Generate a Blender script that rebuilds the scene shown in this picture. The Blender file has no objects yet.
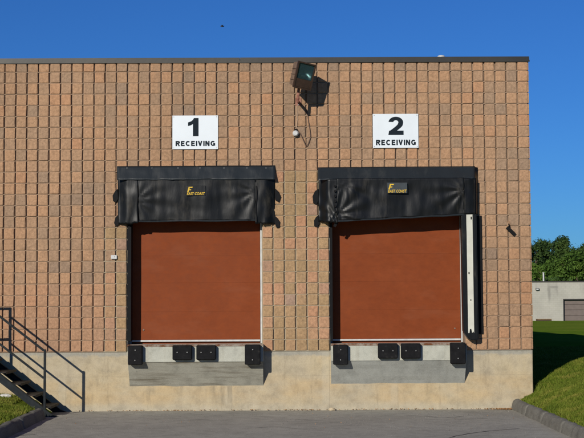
import bpy, bmesh, math, random
import numpy as np
from mathutils import Vector, Matrix, noise
random.seed(7); rng = np.random.default_rng(7)
S = bpy.context.scene; COL = S.collection

# ------------------------------------------------------------------ camera
P = 0.2032                      # block module (8 inches)
ZB = 1.068                      # height of the bottom of the block wall above the pavement
FPX = 1269.6                    # focal length in photo pixels (photo is 584 wide)
CAM = Vector((5.0637, -23.0, ZB + 0.9116))
PITCH, YAW, ROLL = 0.06368, -0.00677, -0.00501
_r = Vector((math.cos(YAW), math.sin(YAW), 0)); _f = Vector((-math.sin(YAW), math.cos(YAW), 0)); _u = Vector((0, 0, 1))
FWD = _f*math.cos(PITCH) + _u*math.sin(PITCH); _u2 = -_f*math.sin(PITCH) + _u*math.cos(PITCH)
RIGHT = _r*math.cos(ROLL) + _u2*math.sin(ROLL); UP = -_r*math.sin(ROLL) + _u2*math.cos(ROLL)
cd = bpy.data.cameras.new('camera'); cam = bpy.data.objects.new('camera', cd); COL.objects.link(cam)
M4 = Matrix((RIGHT, UP, -FWD)).transposed().to_4x4(); M4.translation = CAM; cam.matrix_world = M4
cd.sensor_width = 36; cd.sensor_fit = 'HORIZONTAL'; cd.lens = FPX/584*36; cd.clip_start = .1; cd.clip_end = 6000
S.camera = cam

def U(px, py, y=0.0):           # photo pixel -> point on the vertical plane at depth y
    d = FWD + RIGHT*((px-292)/FPX) - UP*((py-219)/FPX)
    return CAM + d*((y-CAM.y)/d.y)

# ------------------------------------------------------------------ light
SA, SB = 0.50, 0.43             # sunlight moves right SA and down SB per metre towards the wall
sun_dir = Vector((SA, 1, -SB)).normalized()
sd = bpy.data.lights.new('sun', 'SUN'); sun = bpy.data.objects.new('sun', sd); COL.objects.link(sun)
sun.rotation_euler = sun_dir.to_track_quat('-Z', 'Y').to_euler(); sun.location = (-20, -40, 30)
sd.energy = 4.8; sd.angle = math.radians(.5); sd.color = (1, .94, .84)
w = bpy.data.worlds.new('World'); S.world = w; w.use_nodes = True
nt = w.node_tree; nt.nodes.clear()
sky = nt.nodes.new('ShaderNodeTexSky'); sky.sky_type = 'NISHITA'; sky.sun_disc = False
sky.sun_elevation = math.atan(SB/math.hypot(1, SA)); sky.sun_rotation = math.atan2(-SA, -1)
sky.altitude = 0; sky.air_density = 1.0; sky.dust_density = 0.0; sky.ozone_density = 3.0
bg = nt.nodes.new('ShaderNodeBackground'); bg.inputs['Strength'].default_value = 0.05
hs = nt.nodes.new('ShaderNodeVectorMath'); hs.operation = 'MULTIPLY'; hs.inputs[1].default_value = (.30, .78, 1.6)   # deep polarised blue of the photograph, whole sky alike
wo = nt.nodes.new('ShaderNodeOutputWorld')
nt.links.new(sky.outputs[0], hs.inputs[0]); nt.links.new(hs.outputs[0], bg.inputs[0]); nt.links.new(bg.outputs[0], wo.inputs[0])
S.view_settings.view_transform = 'Standard'; S.view_settings.look = 'None'; S.view_settings.exposure = 0; S.view_settings.gamma = 1
S.view_settings.use_curve_mapping = False
S.render.engine = 'CYCLES'

# ------------------------------------------------------------------ node helpers
class NB:
    def __init__(s, name):
        s.m = bpy.data.materials.new(name); s.m.use_nodes = True; s.t = s.m.node_tree; s.t.nodes.clear()
        s.out = s.n('ShaderNodeOutputMaterial'); s.b = s.n('ShaderNodeBsdfPrincipled'); s.l(s.b.outputs[0], s.out.inputs[0])
        s.geo = None
    def n(s, t, **k):
        x = s.t.nodes.new(t)
        for a, b in k.items(): setattr(x, a, b)
        return x
    def l(s, a, b): s.t.links.new(a, b)
    def pos(s):
        if not s.geo: s.geo = s.n('ShaderNodeNewGeometry')
        return s.geo.outputs['Position']
    def put(s, v, sock):
        if isinstance(v, (int, float)): sock.default_value = v
        elif isinstance(v, (tuple, list)): sock.default_value = v if len(sock.default_value) == len(v) else (*v, 1)
        else: s.l(v, sock)
    def math(s, op, a, b=0.0, c=None):
        x = s.n('ShaderNodeMath', operation=op); s.put(a, x.inputs[0]); s.put(b, x.inputs[1])
        if c is not None: s.put(c, x.inputs[2])
        return x.outputs[0]
    def vmath(s, op, a, b=(0, 0, 0)):
        x = s.n('ShaderNodeVectorMath', operation=op); s.put(a, x.inputs[0]); s.put(b, x.inputs[1]); return x.outputs[0]
    def noise(s, scale, detail=4, rough=.55, vec=None, stretch=None, out='Fac', dist=0):
        x = s.n('ShaderNodeTexNoise'); x.inputs['Scale'].default_value = scale; x.inputs['Detail'].default_value = detail
        x.inputs['Roughness'].default_value = rough; x.inputs['Distortion'].default_value = dist
        v = vec if vec is not None else s.pos()
        if stretch: v = s.vmath('MULTIPLY', v, stretch)
        s.l(v, x.inputs['Vector']); return x.outputs[out]
    def ramp(s, f, stops, interp='LINEAR'):
        x = s.n('ShaderNodeValToRGB'); x.color_ramp.interpolation = interp; e = x.color_ramp.elements
        while len(e) < len(stops): e.new(.5)
        for i, (p, c) in enumerate(stops):
            e[i].position = p; e[i].color = (c, c, c, 1) if isinstance(c, (int, float)) else (*c, 1)
        s.l(f, x.inputs[0]); return x.outputs[0]
    def mix(s, f, a, b, mode='MIX'):
        x = s.n('ShaderNodeMix', data_type='RGBA', blend_type=mode); s.put(f, x.inputs[0]); s.put(a, x.inputs[6]); s.put(b, x.inputs[7]); return x.outputs[2]
    def sep(s, v):
        x = s.n('ShaderNodeSeparateXYZ'); s.l(v, x.inputs[0]); return x.outputs
    def comb(s, x_, y_, z_):
        x = s.n('ShaderNodeCombineXYZ'); s.put(x_, x.inputs[0]); s.put(y_, x.inputs[1]); s.put(z_, x.inputs[2]); return x.outputs[0]
    def band(s, v, lo, hi, soft):       # 1 inside lo..hi
        a = s.n('ShaderNodeMapRange', interpolation_type='SMOOTHSTEP'); s.put(v, a.inputs[0]); a.inputs[1].default_value = lo-soft; a.inputs[2].default_value = lo+soft
        b = s.n('ShaderNodeMapRange', interpolation_type='SMOOTHSTEP'); s.put(v, b.inputs[0]); b.inputs[1].default_value = hi-soft; b.inputs[2].default_value = hi+soft
        return s.math('SUBTRACT', a.outputs[0], b.outputs[0])
    def bump(s, h, strength=.5, dist=.01, prev=None):
        x = s.n('ShaderNodeBump'); x.inputs['Strength'].default_value = strength; x.inputs['Distance'].default_value = dist
        s.l(h, x.inputs['Height'])
        if prev: s.l(prev, x.inputs['Normal'])
        return x.outputs[0]
    def fin(s, color, rough=.8, bump=None, metal=0, spec=None):
        s.put(color, s.b.inputs['Base Color']); s.put(rough, s.b.inputs['Roughness']); s.put(metal, s.b.inputs['Metallic'])
        if spec is not None: s.put(spec, s.b.inputs['Specular IOR Level'])
        if bump is not None: s.l(bump, s.b.inputs['Normal'])
        return s.m

def simple(name, col, rough=.6, metal=0, var=.25, scale=12, bump=.15, spec=None):
    b = NB(name); n1 = b.noise(scale, 5); f = b.ramp(n1, [(.3, 1-var), (.7, 1+var)])
    c = b.mix(1.0, col, f, 'MULTIPLY')
    return b.fin(c, rough, b.bump(b.noise(scale*6, 3), bump, .004), metal, spec)

# ------------------------------------------------------------------ materials
def block_mat():
    b = NB('split_face_block'); p = b.pos(); x, y, z = b.sep(p)
    cx = b.math('FLOOR', b.math('DIVIDE', x, P)); cz = b.math('FLOOR', b.math('DIVIDE', b.math('SUBTRACT', z, ZB), P))
    cell = b.comb(cx, 3.7, cz)
    wn = b.n('ShaderNodeTexWhiteNoise', noise_dimensions='3D'); b.l(cell, wn.inputs['Vector'])
    cl = b.noise(.33, 3, .6, vec=cell)
    v = b.math('ADD', b.math('MULTIPLY', wn.outputs['Value'], .56), b.math('MULTIPLY', b.math('SUBTRACT', cl, .5), 1.35))
    v = b.math('ADD', v, .25)
    old = b.ramp(v, [(.0, (.24, .165, .113)), (.2, (.28, .187, .12)), (.4, (.318, .20, .121)), (.6, (.348, .211, .122)), (.8, (.368, .214, .12)), (.97, (.375, .205, .112))])
    wn2 = b.n('ShaderNodeTexWhiteNoise', noise_dimensions='3D'); b.l(b.comb(cx, 9.1, cz), wn2.inputs['Vector'])
    new = b.ramp(wn2.outputs['Value'], [(0, (.30, .20, .105)), (.4, (.325, .21, .112)), (.6, (.35, .215, .118)), (.75, (.375, .218, .126)), (.9, (.375, .20, .112)), (1, (.30, .20, .14))])
    mid = b.math('MULTIPLY', b.band(cx, 22.5, 28.5, .01), b.math('LESS_THAN', cz, 15.5))
    left = b.math('MULTIPLY', b.band(cx, 8.5, 10.5, .01), b.math('LESS_THAN', cz, 10.5))
    left = b.math('MULTIPLY', left, b.math('GREATER_THAN', wn.outputs['Value'], .35))
    c = b.mix(b.math('MAXIMUM', mid, left), old, new)
    # lower courses a little pinker
    low = b.math('MULTIPLY', b.math('LESS_THAN', cz, 5.5), b.math('LESS_THAN', cx, 9.5)); c = b.mix(b.math('MULTIPLY', low, .45), c, (.385, .21, .12))
    n1 = b.noise(22, 5, .65); c = b.mix(1.0, c, b.ramp(n1, [(.26, .70), (.5, 1.0), (.74, 1.27)]), 'MULTIPLY')
    n2 = b.noise(190, 2, .6); c = b.mix(1.0, c, b.ramp(n2, [(.3, .80), (.5, 1.0), (.7, 1.16)]), 'MULTIPLY')
    big = b.noise(.5, 4, .6, stretch=(1, 1, .45)); c = b.mix(1.0, c, b.ramp(big, [(.32, .84), (.55, 1.0), (.75, 1.09)]), 'MULTIPLY')
    stain = b.math('MULTIPLY', b.ramp(b.noise(3.0, 5, .65, stretch=(1, 1, .3)), [(.58, 0), (.72, 1)]), .4)
    c = b.mix(stain, c, (.17, .125, .085))
    bp = b.bump(b.noise(13, 3, .55), .45, .022); bp = b.bump(b.noise(38, 4, .6), .6, .010, bp); bp = b.bump(n2, .3, .003, bp)
    return b.fin(c, .93, bp, spec=.2)
def mortar_mat():
    b = NB('mortar'); c = b.ramp(b.noise(5, 4), [(.3, (.205, .14, .092)), (.7, (.275, .188, .12))])
    p = b.sep(b.pos()); cx = b.math('DIVIDE', p[0], P)
    mid = b.math('MULTIPLY', b.band(cx, 22.9, 29.1, .05), b.math('LESS_THAN', p[2], ZB+16*P))
    left = b.math('MULTIPLY', b.band(cx, 8.9, 11.1, .05), b.math('LESS_THAN', p[2], ZB+11*P))
    c = b.mix(b.math('MAXIMUM', mid, left), c, (.30, .245, .165))
    return b.fin(c, .95, b.bump(b.noise(120, 3), .4, .004))
def foundation_mat():
    b = NB('cast_concrete_wall'); p = b.pos(); x, y, z = b.sep(p)
    n1 = b.noise(1.1, 6, .62); n2 = b.noise(5, 6, .65); n3 = b.noise(60, 3, .6)
    c = b.ramp(n1, [(.28, (.315, .27, .192)), (.45, (.368, .313, .215)), (.6, (.385, .318, .204)), (.78, (.40, .305, .178))])
    # iron-yellow stain lower down, cleaner strip at the very top and near the ground
    yel = b.math('MULTIPLY', b.band(z, .12, .62, .12), b.ramp(b.noise(1.7, 4, .6, stretch=(.7, 1, 1.6)), [(.34, 0), (.62, 1)]))
    c = b.mix(b.math('MULTIPLY', yel, .55), c, (.41, .29, .145))
    zz = b.math('ADD', z, b.math('MULTIPLY', b.math('SUBTRACT', b.noise(3.2, 5, .7), .5), .22))
    top = b.band(zz, .985, 2.0, .03); c = b.mix(b.math('MULTIPLY', top, .85), c, (.265, .255, .215))
    bot = b.band(zz, -1, .10, .06); c = b.mix(b.math('MULTIPLY', bot, .55), c, (.36, .325, .245))
    st = b.ramp(b.noise(2.2, 6, .7, stretch=(3.2, 1, .35)), [(.56, 0), (.74, 1)]); c = b.mix(b.math('MULTIPLY', st, .6), c, (.20, .165, .11))
    patch = b.ramp(n2, [(.32, .8), (.5, 1.0), (.72, 1.13)]); c = b.mix(1.0, c, patch, 'MULTIPLY')
    c = b.mix(1.0, c, b.ramp(n3, [(.3, .9), (.7, 1.08)]), 'MULTIPLY')
    line = b.math('MAXIMUM', b.band(z, .612, .618, .003), 0.0); c = b.mix(b.math('MULTIPLY', line, .35), c, (.17, .14, .095))
    for (jx, z1_) in ((U(329.4, 380).x, 1.06), (U(66, 380).x, .62), (U(398, 400).x, .46), (U(232, 400).x, .46)):   # cold joints of the pour
        xw = b.math('ADD', x, b.math('MULTIPLY', b.math('SUBTRACT', b.noise(9, 3, .6), .5), .025))
        jl = b.math('MULTIPLY', b.band(xw, jx-.005, jx+.005, .004), b.band(z, 0, z1_, .02)); c = b.mix(b.math('MULTIPLY', jl, .45), c, (.16, .135, .09))
        jp = b.math('MULTIPLY', b.band(xw, jx-.13, jx, .03), b.band(z, .1, z1_, .05)); c = b.mix(b.math('MULTIPLY', jp, .2), c, (.45, .42, .33))
    run_ = b.math('MULTIPLY', b.band(x, U(208, 380).x, U(236, 380).x, .12), b.math('MULTIPLY', b.band(z, .12, .46, .06), b.ramp(b.noise(4, 5, .7, stretch=(3, 1, .3)), [(.42, 0), (.6, 1)])))
    c = b.mix(b.math('MULTIPLY', run_, .55), c, (.19, .16, .11))
    pits = b.ramp(b.noise(26, 2, .5), [(.74, 0), (.78, 1)]); c = b.mix(b.math('MULTIPLY', pits, .5), c, (.15, .12, .085))
    bp = b.bump(n2, .3, .012); bp = b.bump(n3, .35, .003, bp)
    return b.fin(c, .88, bp, spec=.25)
def apron_mat(name, base, streak, amount, warm):
    b = NB(name); n2 = b.noise(4, 6, .65)
    c = b.mix(1.0, base, b.ramp(n2, [(.3, .74), (.5, 1.0), (.72, 1.14)]), 'MULTIPLY')
    s = b.ramp(b.noise(2.2, 6, .7, stretch=streak), [(.5, 0), (.72, 1)]); c = b.mix(b.math('MULTIPLY', s, amount), c, warm)
    c = b.mix(1.0, c, b.ramp(b.noise(70, 3), [(.3, .88), (.7, 1.1)]), 'MULTIPLY')
    pits = b.ramp(b.noise(30, 2, .5), [(.7, 0), (.76, 1)]); c = b.mix(b.math('MULTIPLY', pits, .5), c, (.1, .09, .075))
    return b.fin(c, .88, b.bump(b.noise(40, 4), .4, .005), spec=.25)
def door_mat():
    b = NB('brick_red_door_paint'); n = b.noise(1.6, 5, .55); n2 = b.noise(9, 5, .65, stretch=(1, 1, 1.6))
    c = b.ramp(n, [(.3, (.165, .0355, .0085)), (.55, (.176, .039, .0098)), (.75, (.192, .045, .013))])
    c = b.mix(1.0, c, b.ramp(n2, [(.3, .9), (.7, 1.08)]), 'MULTIPLY')
    d = b.ramp(b.noise(2.4, 5, .6, stretch=(.5, 1, 1.4)), [(.54, 0), (.76, 1)]); c = b.mix(b.math('MULTIPLY', d, .55), c, (.20, .060, .025))  # paler pinkish patches: the door's satin sheen put into the colour
    sc = b.ramp(b.noise(5, 7, .75, stretch=(2.4, 1, .5)), [(.68, 0), (.73, 1)]); c = b.mix(b.math('MULTIPLY', sc, .15), c, (.10, .024, .008))
    bp = b.bump(b.noise(2.2, 2, .4), .35, .02); bp = b.bump(b.noise(140, 2), .12, .002, bp)
    return b.fin(c, b.ramp(n2, [(.3, .5), (.7, .66)]), bp, spec=.12)
def vinyl_mat(name, base, dust, amt):
    b = NB(name)
    s = b.ramp(b.noise(2.3, 6, .62, stretch=(1.9, 1, .5)), [(.53, 0), (.72, 1)]); t = b.ramp(b.noise(14, 4, .6), [(.3, .45), (.7, 1)])
    c = b.mix(b.math('MULTIPLY', b.math('MULTIPLY', s, t), amt), base, dust)
    bp = b.bump(b.noise(5, 3, .5, stretch=(1.5, 1, .55)), .25, .02); bp = b.bump(b.noise(260, 2), .12, .001, bp)
    return b.fin(c, b.ramp(s, [(0, .40), (1, .55)]), bp, spec=.24)
def asphalt_mat(name='asphalt', k=1.0):
    b = NB(name); n1 = b.noise(.55, 5, .6); n2 = b.noise(4.5, 6, .7); n3 = b.noise(85, 3, .7)
    v = b.n('ShaderNodeTexVoronoi'); v.inputs['Scale'].default_value = 75; b.l(b.pos(), v.inputs['Vector'])
    c = b.ramp(n1, [(.3, (.245*k, .232*k, .193*k)), (.7, (.318*k, .303*k, .252*k))])
    c = b.mix(1.0, c, b.ramp(n2, [(.3, .78), (.5, 1.0), (.72, 1.16)]), 'MULTIPLY')
    c = b.mix(1.0, c, b.ramp(n3, [(.3, .66), (.5, 1.0), (.7, 1.38)]), 'MULTIPLY')
    oil = b.ramp(b.noise(1.3, 4, .6, stretch=(.8, 1.6, 1)), [(.60, 0), (.70, 1)]); c = b.mix(b.math('MULTIPLY', oil, .38), c, (.095*k, .09*k, .078*k))
    st = b.ramp(v.outputs['Color'], [(.85, 0), (.93, 1)]); c = b.mix(b.math('MULTIPLY', st, .6), c, (.42*k, .40*k, .36*k))
    bp = b.bump(n3, .7, .008); bp = b.bump(n2, .2, .02, bp)
    return b.fin(c, .9, bp, spec=.25)
def ground_mat():
    b = NB('mown_grass_ground'); n1 = b.noise(.35, 5, .65); n2 = b.noise(6, 6, .7); n3 = b.noise(.05, 4, .6)
    c = b.ramp(n1, [(.28, (.08, .15, .012)), (.5, (.115, .195, .017)), (.72, (.165, .215, .026))])
    c = b.mix(1.0, c, b.ramp(n2, [(.25, .5), (.5, 1.0), (.75, 1.35)]), 'MULTIPLY')
    c = b.mix(b.ramp(n3, [(.4, 0), (.65, .45)]), c, (.20, .205, .035))
    bp = b.bump(n2, .8, .06); bp = b.bump(b.noise(45, 4), .8, .03, bp)
    return b.fin(c, 1.0, bp, spec=0)
def leafy(name, lo, mid, hi, scale, trans=.25):
    b = NB(name); oi = b.n('ShaderNodeObjectInfo')
    c = b.ramp(b.noise(scale, 3, .6), [(.3, lo), (.5, mid), (.72, hi)])
    k = b.n('ShaderNodeMapRange'); b.l(oi.outputs['Random'], k.inputs[0]); k.inputs[3].default_value = .85; k.inputs[4].default_value = 1.15
    c = b.mix(1.0, c, k.outputs[0], 'MULTIPLY')
    b.fin(c, .75, spec=.2)
    tr = b.n('ShaderNodeBsdfTranslucent'); b.l(c, tr.inputs[0]); ms = b.n('ShaderNodeMixShader'); ms.inputs[0].default_value = trans
    b.l(b.b.outputs[0], ms.inputs[1]); b.l(tr.outputs[0], ms.inputs[2]); b.l(ms.outputs[0], b.out.inputs[0])
    return b.m
def far_wall_mat():
    b = NB('painted_far_blockwork'); p = b.pos(); x, y, z = b.sep(p)
    br = b.n('ShaderNodeTexBrick'); br.inputs['Scale'].default_value = 1; br.inputs['Mortar Size'].default_value = .012; br.inputs['Brick Width'].default_value = .4; br.inputs['Row Height'].default_value = .2
    br.inputs['Color1'].default_value = (.345, .335, .285, 1); br.inputs['Color2'].default_value = (.365, .35, .30, 1); br.inputs['Mortar'].default_value = (.315, .30, .255, 1)
    b.l(b.comb(x, z, 0.0), br.inputs['Vector'])
    c = b.mix(1.0, br.outputs['Color'], b.ramp(b.noise(.8, 5, .6), [(.3, .88), (.7, 1.06)]), 'MULTIPLY')
    top = b.math('MULTIPLY', b.band(z, 2.5, 3.6, .35), b.ramp(b.noise(.9, 5, .7, stretch=(2.6, 1, .25)), [(.5, 0), (.68, 1)]))
    c = b.mix(b.math('MULTIPLY', top, .45), c, (.2, .19, .165))
    sx = U(549, 290, 102).x; s2 = U(557, 290, 102).x; wob = b.math('MULTIPLY', b.math('SUBTRACT', b.noise(1.5, 4), .5), .35)
    xx = b.math('ADD', x, wob)
    d = b.math('MAXIMUM', b.math('MULTIPLY', b.band(xx, sx-.14, sx+.14, .1), b.band(z, 1.8, 3.3, .5)), b.math('MULTIPLY', b.band(xx, s2-.1, s2+.1, .1), b.math('MULTIPLY', b.band(z, 2.4, 3.3, .3), .6)))
    d = b.math('MAXIMUM', d, b.math('MULTIPLY', b.band(x, sx-.1, s2+.1, .1), b.band(z, 3.02, 3.22, .08)))
    c = b.mix(b.math('MULTIPLY', d, .5), c, (.13, .125, .11))
    return b.fin(c, .85)
def rust_mat(name, steel, rust, lo=.42, hi=.6):
    b = NB(name); n = b.noise(9, 6, .7); c = b.mix(b.ramp(n, [(lo, 0), (hi, 1)]), steel, rust)
    return b.fin(c, b.ramp(n, [(.3, .5), (.7, .85)]), b.bump(b.noise(80, 3), .3, .003), spec=.22)
def rubber_mat():
    b = NB('dock_bumper_rubber'); n = b.noise(11, 5, .65)
    c = b.ramp(n, [(.35, (.005, .005, .0055)), (.62, (.009, .009, .0095)), (.8, (.03, .028, .024))])
    return b.fin(c, .75, b.bump(b.noise(50, 4), .4, .005), spec=.12)
MB_ = block_mat(); MT = mortar_mat(); FND = foundation_mat(); DOOR = door_mat(); ASP = asphalt_mat(); KERB = asphalt_mat('asphalt_kerb', .5)
APU = apron_mat('pale_dock_concrete', (.37, .37, .31, 1), (5, 1, .4), .35, (.23, .20, .14))
APL1 = apron_mat('stained_grey_concrete', (.285, .275, .225, 1), (.45, 1, 7), .9, (.11, .09, .058))
APL2 = apron_mat('grey_concrete', (.30, .305, .275, 1), (4, 1, .8), .25, (.21, .20, .17))
VIN = vinyl_mat('black_vinyl', (.0045, .0050, .0054), (.075, .067, .052), .5)
VIN_LIT = vinyl_mat('lit_black_vinyl', (.014, .018, .021), (.045, .047, .045), .5)  # paler bluish copy of the vinyl; light on the sloped top painted in
GRD = ground_mat()
BLADE = leafy('grass_blades', (.085, .125, .012), (.135, .168, .018), (.23, .215, .04), 2.3, .3)
LEAFD = leafy('dark_foliage', (.020, .045, .010), (.042, .082, .017), (.08, .125, .024), .5)
LEAFL = leafy('mid_foliage', (.035, .075, .010), (.075, .14, .018), (.13, .20, .03), .5)
BARK = simple('bark', (.09, .065, .045), .9)
COPE = None
def coping_mat():
    b = NB('weathered_flashing'); c = b.ramp(b.noise(1.1, 5, .6, stretch=(.5, 1, 1)), [(.3, (.020, .019, .016)), (.7, (.038, .035, .028))])
    return b.fin(c, .45, b.bump(b.noise(3, 3), .2, .01), .35)
COPE = coping_mat()
SIGNW = simple('white_sign_enamel', (.60, .645, .67), .4, var=.03, scale=4, bump=.02)
SIGNB = simple('sign_black', (.008, .014, .02), .8, var=.1, bump=.0, spec=.15)
SCREW = simple('screw_steel', (.22, .22, .21), .5, .5)
ALU = simple('aluminium_trim', (.46, .455, .43), .45, .1, .12)
ALU_SHADE = simple('shaded_aluminium_trim', (.16, .18, .21), .5, .2, .2)  # copy of the trim with the left jamb's bluish shade in its colour
RUST = rust_mat('rusted_steel_edge', (.24, .20, .16, 1), (.12, .045, .017, 1))
RUBB = rubber_mat()
RAILM = rust_mat('dark_painted_steel', (.0085, .012, .014, 1), (.03, .02, .013, 1), .6, .8)
TREADM = rust_mat('worn_tread_steel', (.012, .012, .012, 1), (.075, .05, .03, 1), .5, .8)
LAMPM = rust_mat('weathered_bronze_housing', (.115, .075, .052, 1), (.19, .13, .092, 1), .4, .7)
LAMPD = simple('dark_bronze', (.035, .018, .010), .5)
PINK = rust_mat('rusty_primer_arm', (.26, .12, .085, 1), (.12, .035, .02, 1), .45, .7)
REFL = simple('lamp_reflector', (.55, .58, .6), .25, .9, .1)
GLASS = NB('lamp_glass'); GLASS.fin((.03, .06, .07), .05, spec=.8)
_t = GLASS.n('ShaderNodeBsdfTransparent'); _t.inputs[0].default_value = (.62, .72, .72, 1); _m = GLASS.n('ShaderNodeMixShader'); _m.inputs[0].default_value = .55
GLASS.l(GLASS.b.outputs[0], _m.inputs[1]); GLASS.l(_t.outputs[0], _m.inputs[2]); GLASS.l(_m.outputs[0], GLASS.out.inputs[0]); GLASS = GLASS.m
WHITEP = simple('white_plastic', (.46, .46, .445), .45, var=.08, bump=.03)
WIRE = simple('brown_wire', (.10, .055, .035), .6)
BLK = simple('black_iron', (.0045, .0045, .005), .7, spec=.15)
STRIPE = simple('cream_guide_stripe', (.48, .475, .40), .6, var=.1, scale=5)
YEL = simple('yellow_print', (.58, .37, .014), .6, var=.2, scale=40)
PLATE = simple('smoke_grey_badge', (.028, .034, .036), .4)
TAR = simple('tar_crack_streak', (.03, .03, .03), .7)
DRY = simple('dry_leaves', (.27, .14, .05), .85, var=.5, scale=30)
STONE = simple('stone', (.42, .34, .22), .9)
WSTONE = simple('white_stone', (.5, .49, .45), .9)
FARW = far_wall_mat(); FARD = simple('brown_far_door', (.135, .105, .09), .6, var=.1, scale=3); FARF = simple('dark_frame', (.025, .022, .02), .6)
WOOD = simple('pallet_wood', (.36, .21, .08), .8); WOODD = simple('dark_pallet_wood', (.05, .03, .016), .85)
ROOFM = simple('roof_gravel', (.2, .19, .17), .95)
SIDEM = MB_
BIRDM = simple('bird_plumage', (.03, .03, .03), .7)

# ------------------------------------------------------------------ mesh helpers
WL = {}                                                     # world origin of every object (no rotations on parents)
class MB:
    def __init__(s): s.v = []; s.f = []
    def add(s, vs, fs):
        o = len(s.v); s.v += [Vector(v) for v in vs]; s.f += [tuple(i+o for i in f) for f in fs]; return s
    def box(s, a, b):
        x0, x1 = sorted((a[0], b[0])); y0, y1 = sorted((a[1], b[1])); z0, z1 = sorted((a[2], b[2]))
        return s.add([(x0,y0,z0),(x1,y0,z0),(x1,y1,z0),(x0,y1,z0),(x0,y0,z1),(x1,y0,z1),(x1,y1,z1),(x0,y1,z1)],
                     [(0,3,2,1),(4,5,6,7),(0,1,5,4),(1,2,6,5),(2,3,7,6),(3,0,4,7)])
    def cbox(s, a, b, c):                                   # box with chamfered edges
        x0, x1 = sorted((a[0], b[0])); y0, y1 = sorted((a[1], b[1])); z0, z1 = sorted((a[2], b[2]))
        bm = bmesh.new(); bmesh.ops.create_cube(bm, size=1)
        for v in bm.verts: v.co = Vector(((x0+x1)/2+v.co.x*(x1-x0), (y0+y1)/2+v.co.y*(y1-y0), (z0+z1)/2+v.co.z*(z1-z0)))
        bmesh.ops.bevel(bm, geom=bm.edges[:], offset=c, segments=1, affect='EDGES', profile=.5)
        bm.verts.index_update(); s.add([v.co.copy() for v in bm.verts], [tuple(v.index for v in f.verts) for f in bm.faces]); bm.free(); return s
    def prism(s, poly, d):                                  # polygon (list of points, ccw seen from -d) extruded along d
        n = len(poly); poly = [Vector(p) for p in poly]; d = Vector(d)
        return s.add(poly+[p+d for p in poly], [tuple(range(n)), tuple(range(2*n-1, n-1, -1))]+[((i+1) % n, i, n+i, n+(i+1) % n) for i in range(n)])
    def tube(s, pts, r, n=8, cap=True):
        pts = [Vector(p) for p in pts]; rings = []; rr = r if isinstance(r, (list, tuple)) else [r]*len(pts); o = len(s.v)
        up = None
        for i, p in enumerate(pts):
            t = (pts[min(i+1, len(pts)-1)]-pts[max(i-1, 0)]).normalized()
            if up is None: up = t.orthogonal().normalized()
            up = (up - t*up.dot(t)).normalized(); sd_ = t.cross(up)
            for k in range(n):
                a = 2*math.pi*k/n; s.v.append(p+(up*math.cos(a)+sd_*math.sin(a))*rr[i])
        for i in range(len(pts)-1):
            for k in range(n): s.f.append((o+i*n+k, o+i*n+(k+1) % n, o+(i+1)*n+(k+1) % n, o+(i+1)*n+k))
        if cap: s.f.append(tuple(o+k for k in range(n-1, -1, -1))); s.f.append(tuple(o+(len(pts)-1)*n+k for k in range(n)))
        return s
    def bar(s, p0, p1, w, h=None):                          # square bar between two points
        p0, p1 = Vector(p0), Vector(p1); h = h or w; t = (p1-p0).normalized()
        a = Vector((0, 1, 0)); a = (a-t*a.dot(t)).normalized() if abs(t.y) < .95 else Vector((1, 0, 0)); b = t.cross(a)
        c = [(-1,-1),(1,-1),(1,1),(-1,1)]
        vs = [p+a*i*w/2+b*j*h/2 for p in (p0, p1) for i, j in c]
        return s.add(vs, [(0,1,2,3),(7,6,5,4),(0,4,5,1),(1,5,6,2),(2,6,7,3),(3,7,4,0)])
    def sphere(s, c, r, n=10, sq=(1, 1, 1)):
        bm = bmesh.new(); bmesh.ops.create_uvsphere(bm, u_segments=n, v_segments=max(6, n//2+2), radius=1)
        bm.verts.index_update(); c = Vector(c)
        s.add([c+Vector((v.co.x*r*sq[0], v.co.y*r*sq[1], v.co.z*r*sq[2])) for v in bm.verts], [tuple(v.index for v in f.verts) for f in bm.faces]); bm.free(); return s
    def rot(s, m, c):
        c = Vector(c); s.v = [c+m@(v-c) for v in s.v]; return s
    def build(s, name, mat, parent=None, origin=None, smooth=False):
        w_ = Vector(origin) if origin is not None else (Vector(WL[parent]) if parent else Vector((0, 0, 0)))
        me = bpy.data.meshes.new(name); me.from_pydata([v-w_ for v in s.v], [], s.f); me.validate(); me.update()
        bm = bmesh.new(); bm.from_mesh(me); bmesh.ops.recalc_face_normals(bm, faces=bm.faces[:]); bm.to_mesh(me); bm.free()
        if smooth: me.shade_smooth()
        me.materials.append(mat); return link(name, me, parent, w_)
def link(name, me, parent, w_):
    o = bpy.data.objects.new(name, me); COL.objects.link(o); WL[o] = Vector(w_)
    if parent: o.parent = parent; o.location = WL[o]-WL[parent]
    else: o.location = w_
    return o
def thing(name, loc, label, cat, group=None):
    o = bpy.data.objects.new(name, None); COL.objects.link(o); o.location = loc; WL[o] = Vector(loc); o.empty_display_size = .2
    return tag(o, label, cat, group)
def tag(o, label, cat, group=None):
    o['label'] = label; o['category'] = cat
    if group: o['group'] = group
    return o
def struct(o, label=None):
    o['kind'] = 'structure'
    if label: o['label'] = label
    return o
def sheet(grid, name, mat, parent, thick=0, origin=None):   # grid[row][col] of points
    R, C = len(grid), len(grid[0]); m = MB(); m.v = [Vector(p) for r in grid for p in r]
    m.f = [(r*C+c, r*C+c+1, (r+1)*C+c+1, (r+1)*C+c) for r in range(R-1) for c in range(C-1)]
    o = m.build(name, mat, parent, origin, True)
    if thick:
        md = o.modifiers.new('thickness', 'SOLIDIFY'); md.thickness = thick; md.offset = 0
    return o
def sm(e0, e1, x):
    t = min(1, max(0, (x-e0)/(e1-e0))); return t*t*(3-2*t)

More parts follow.
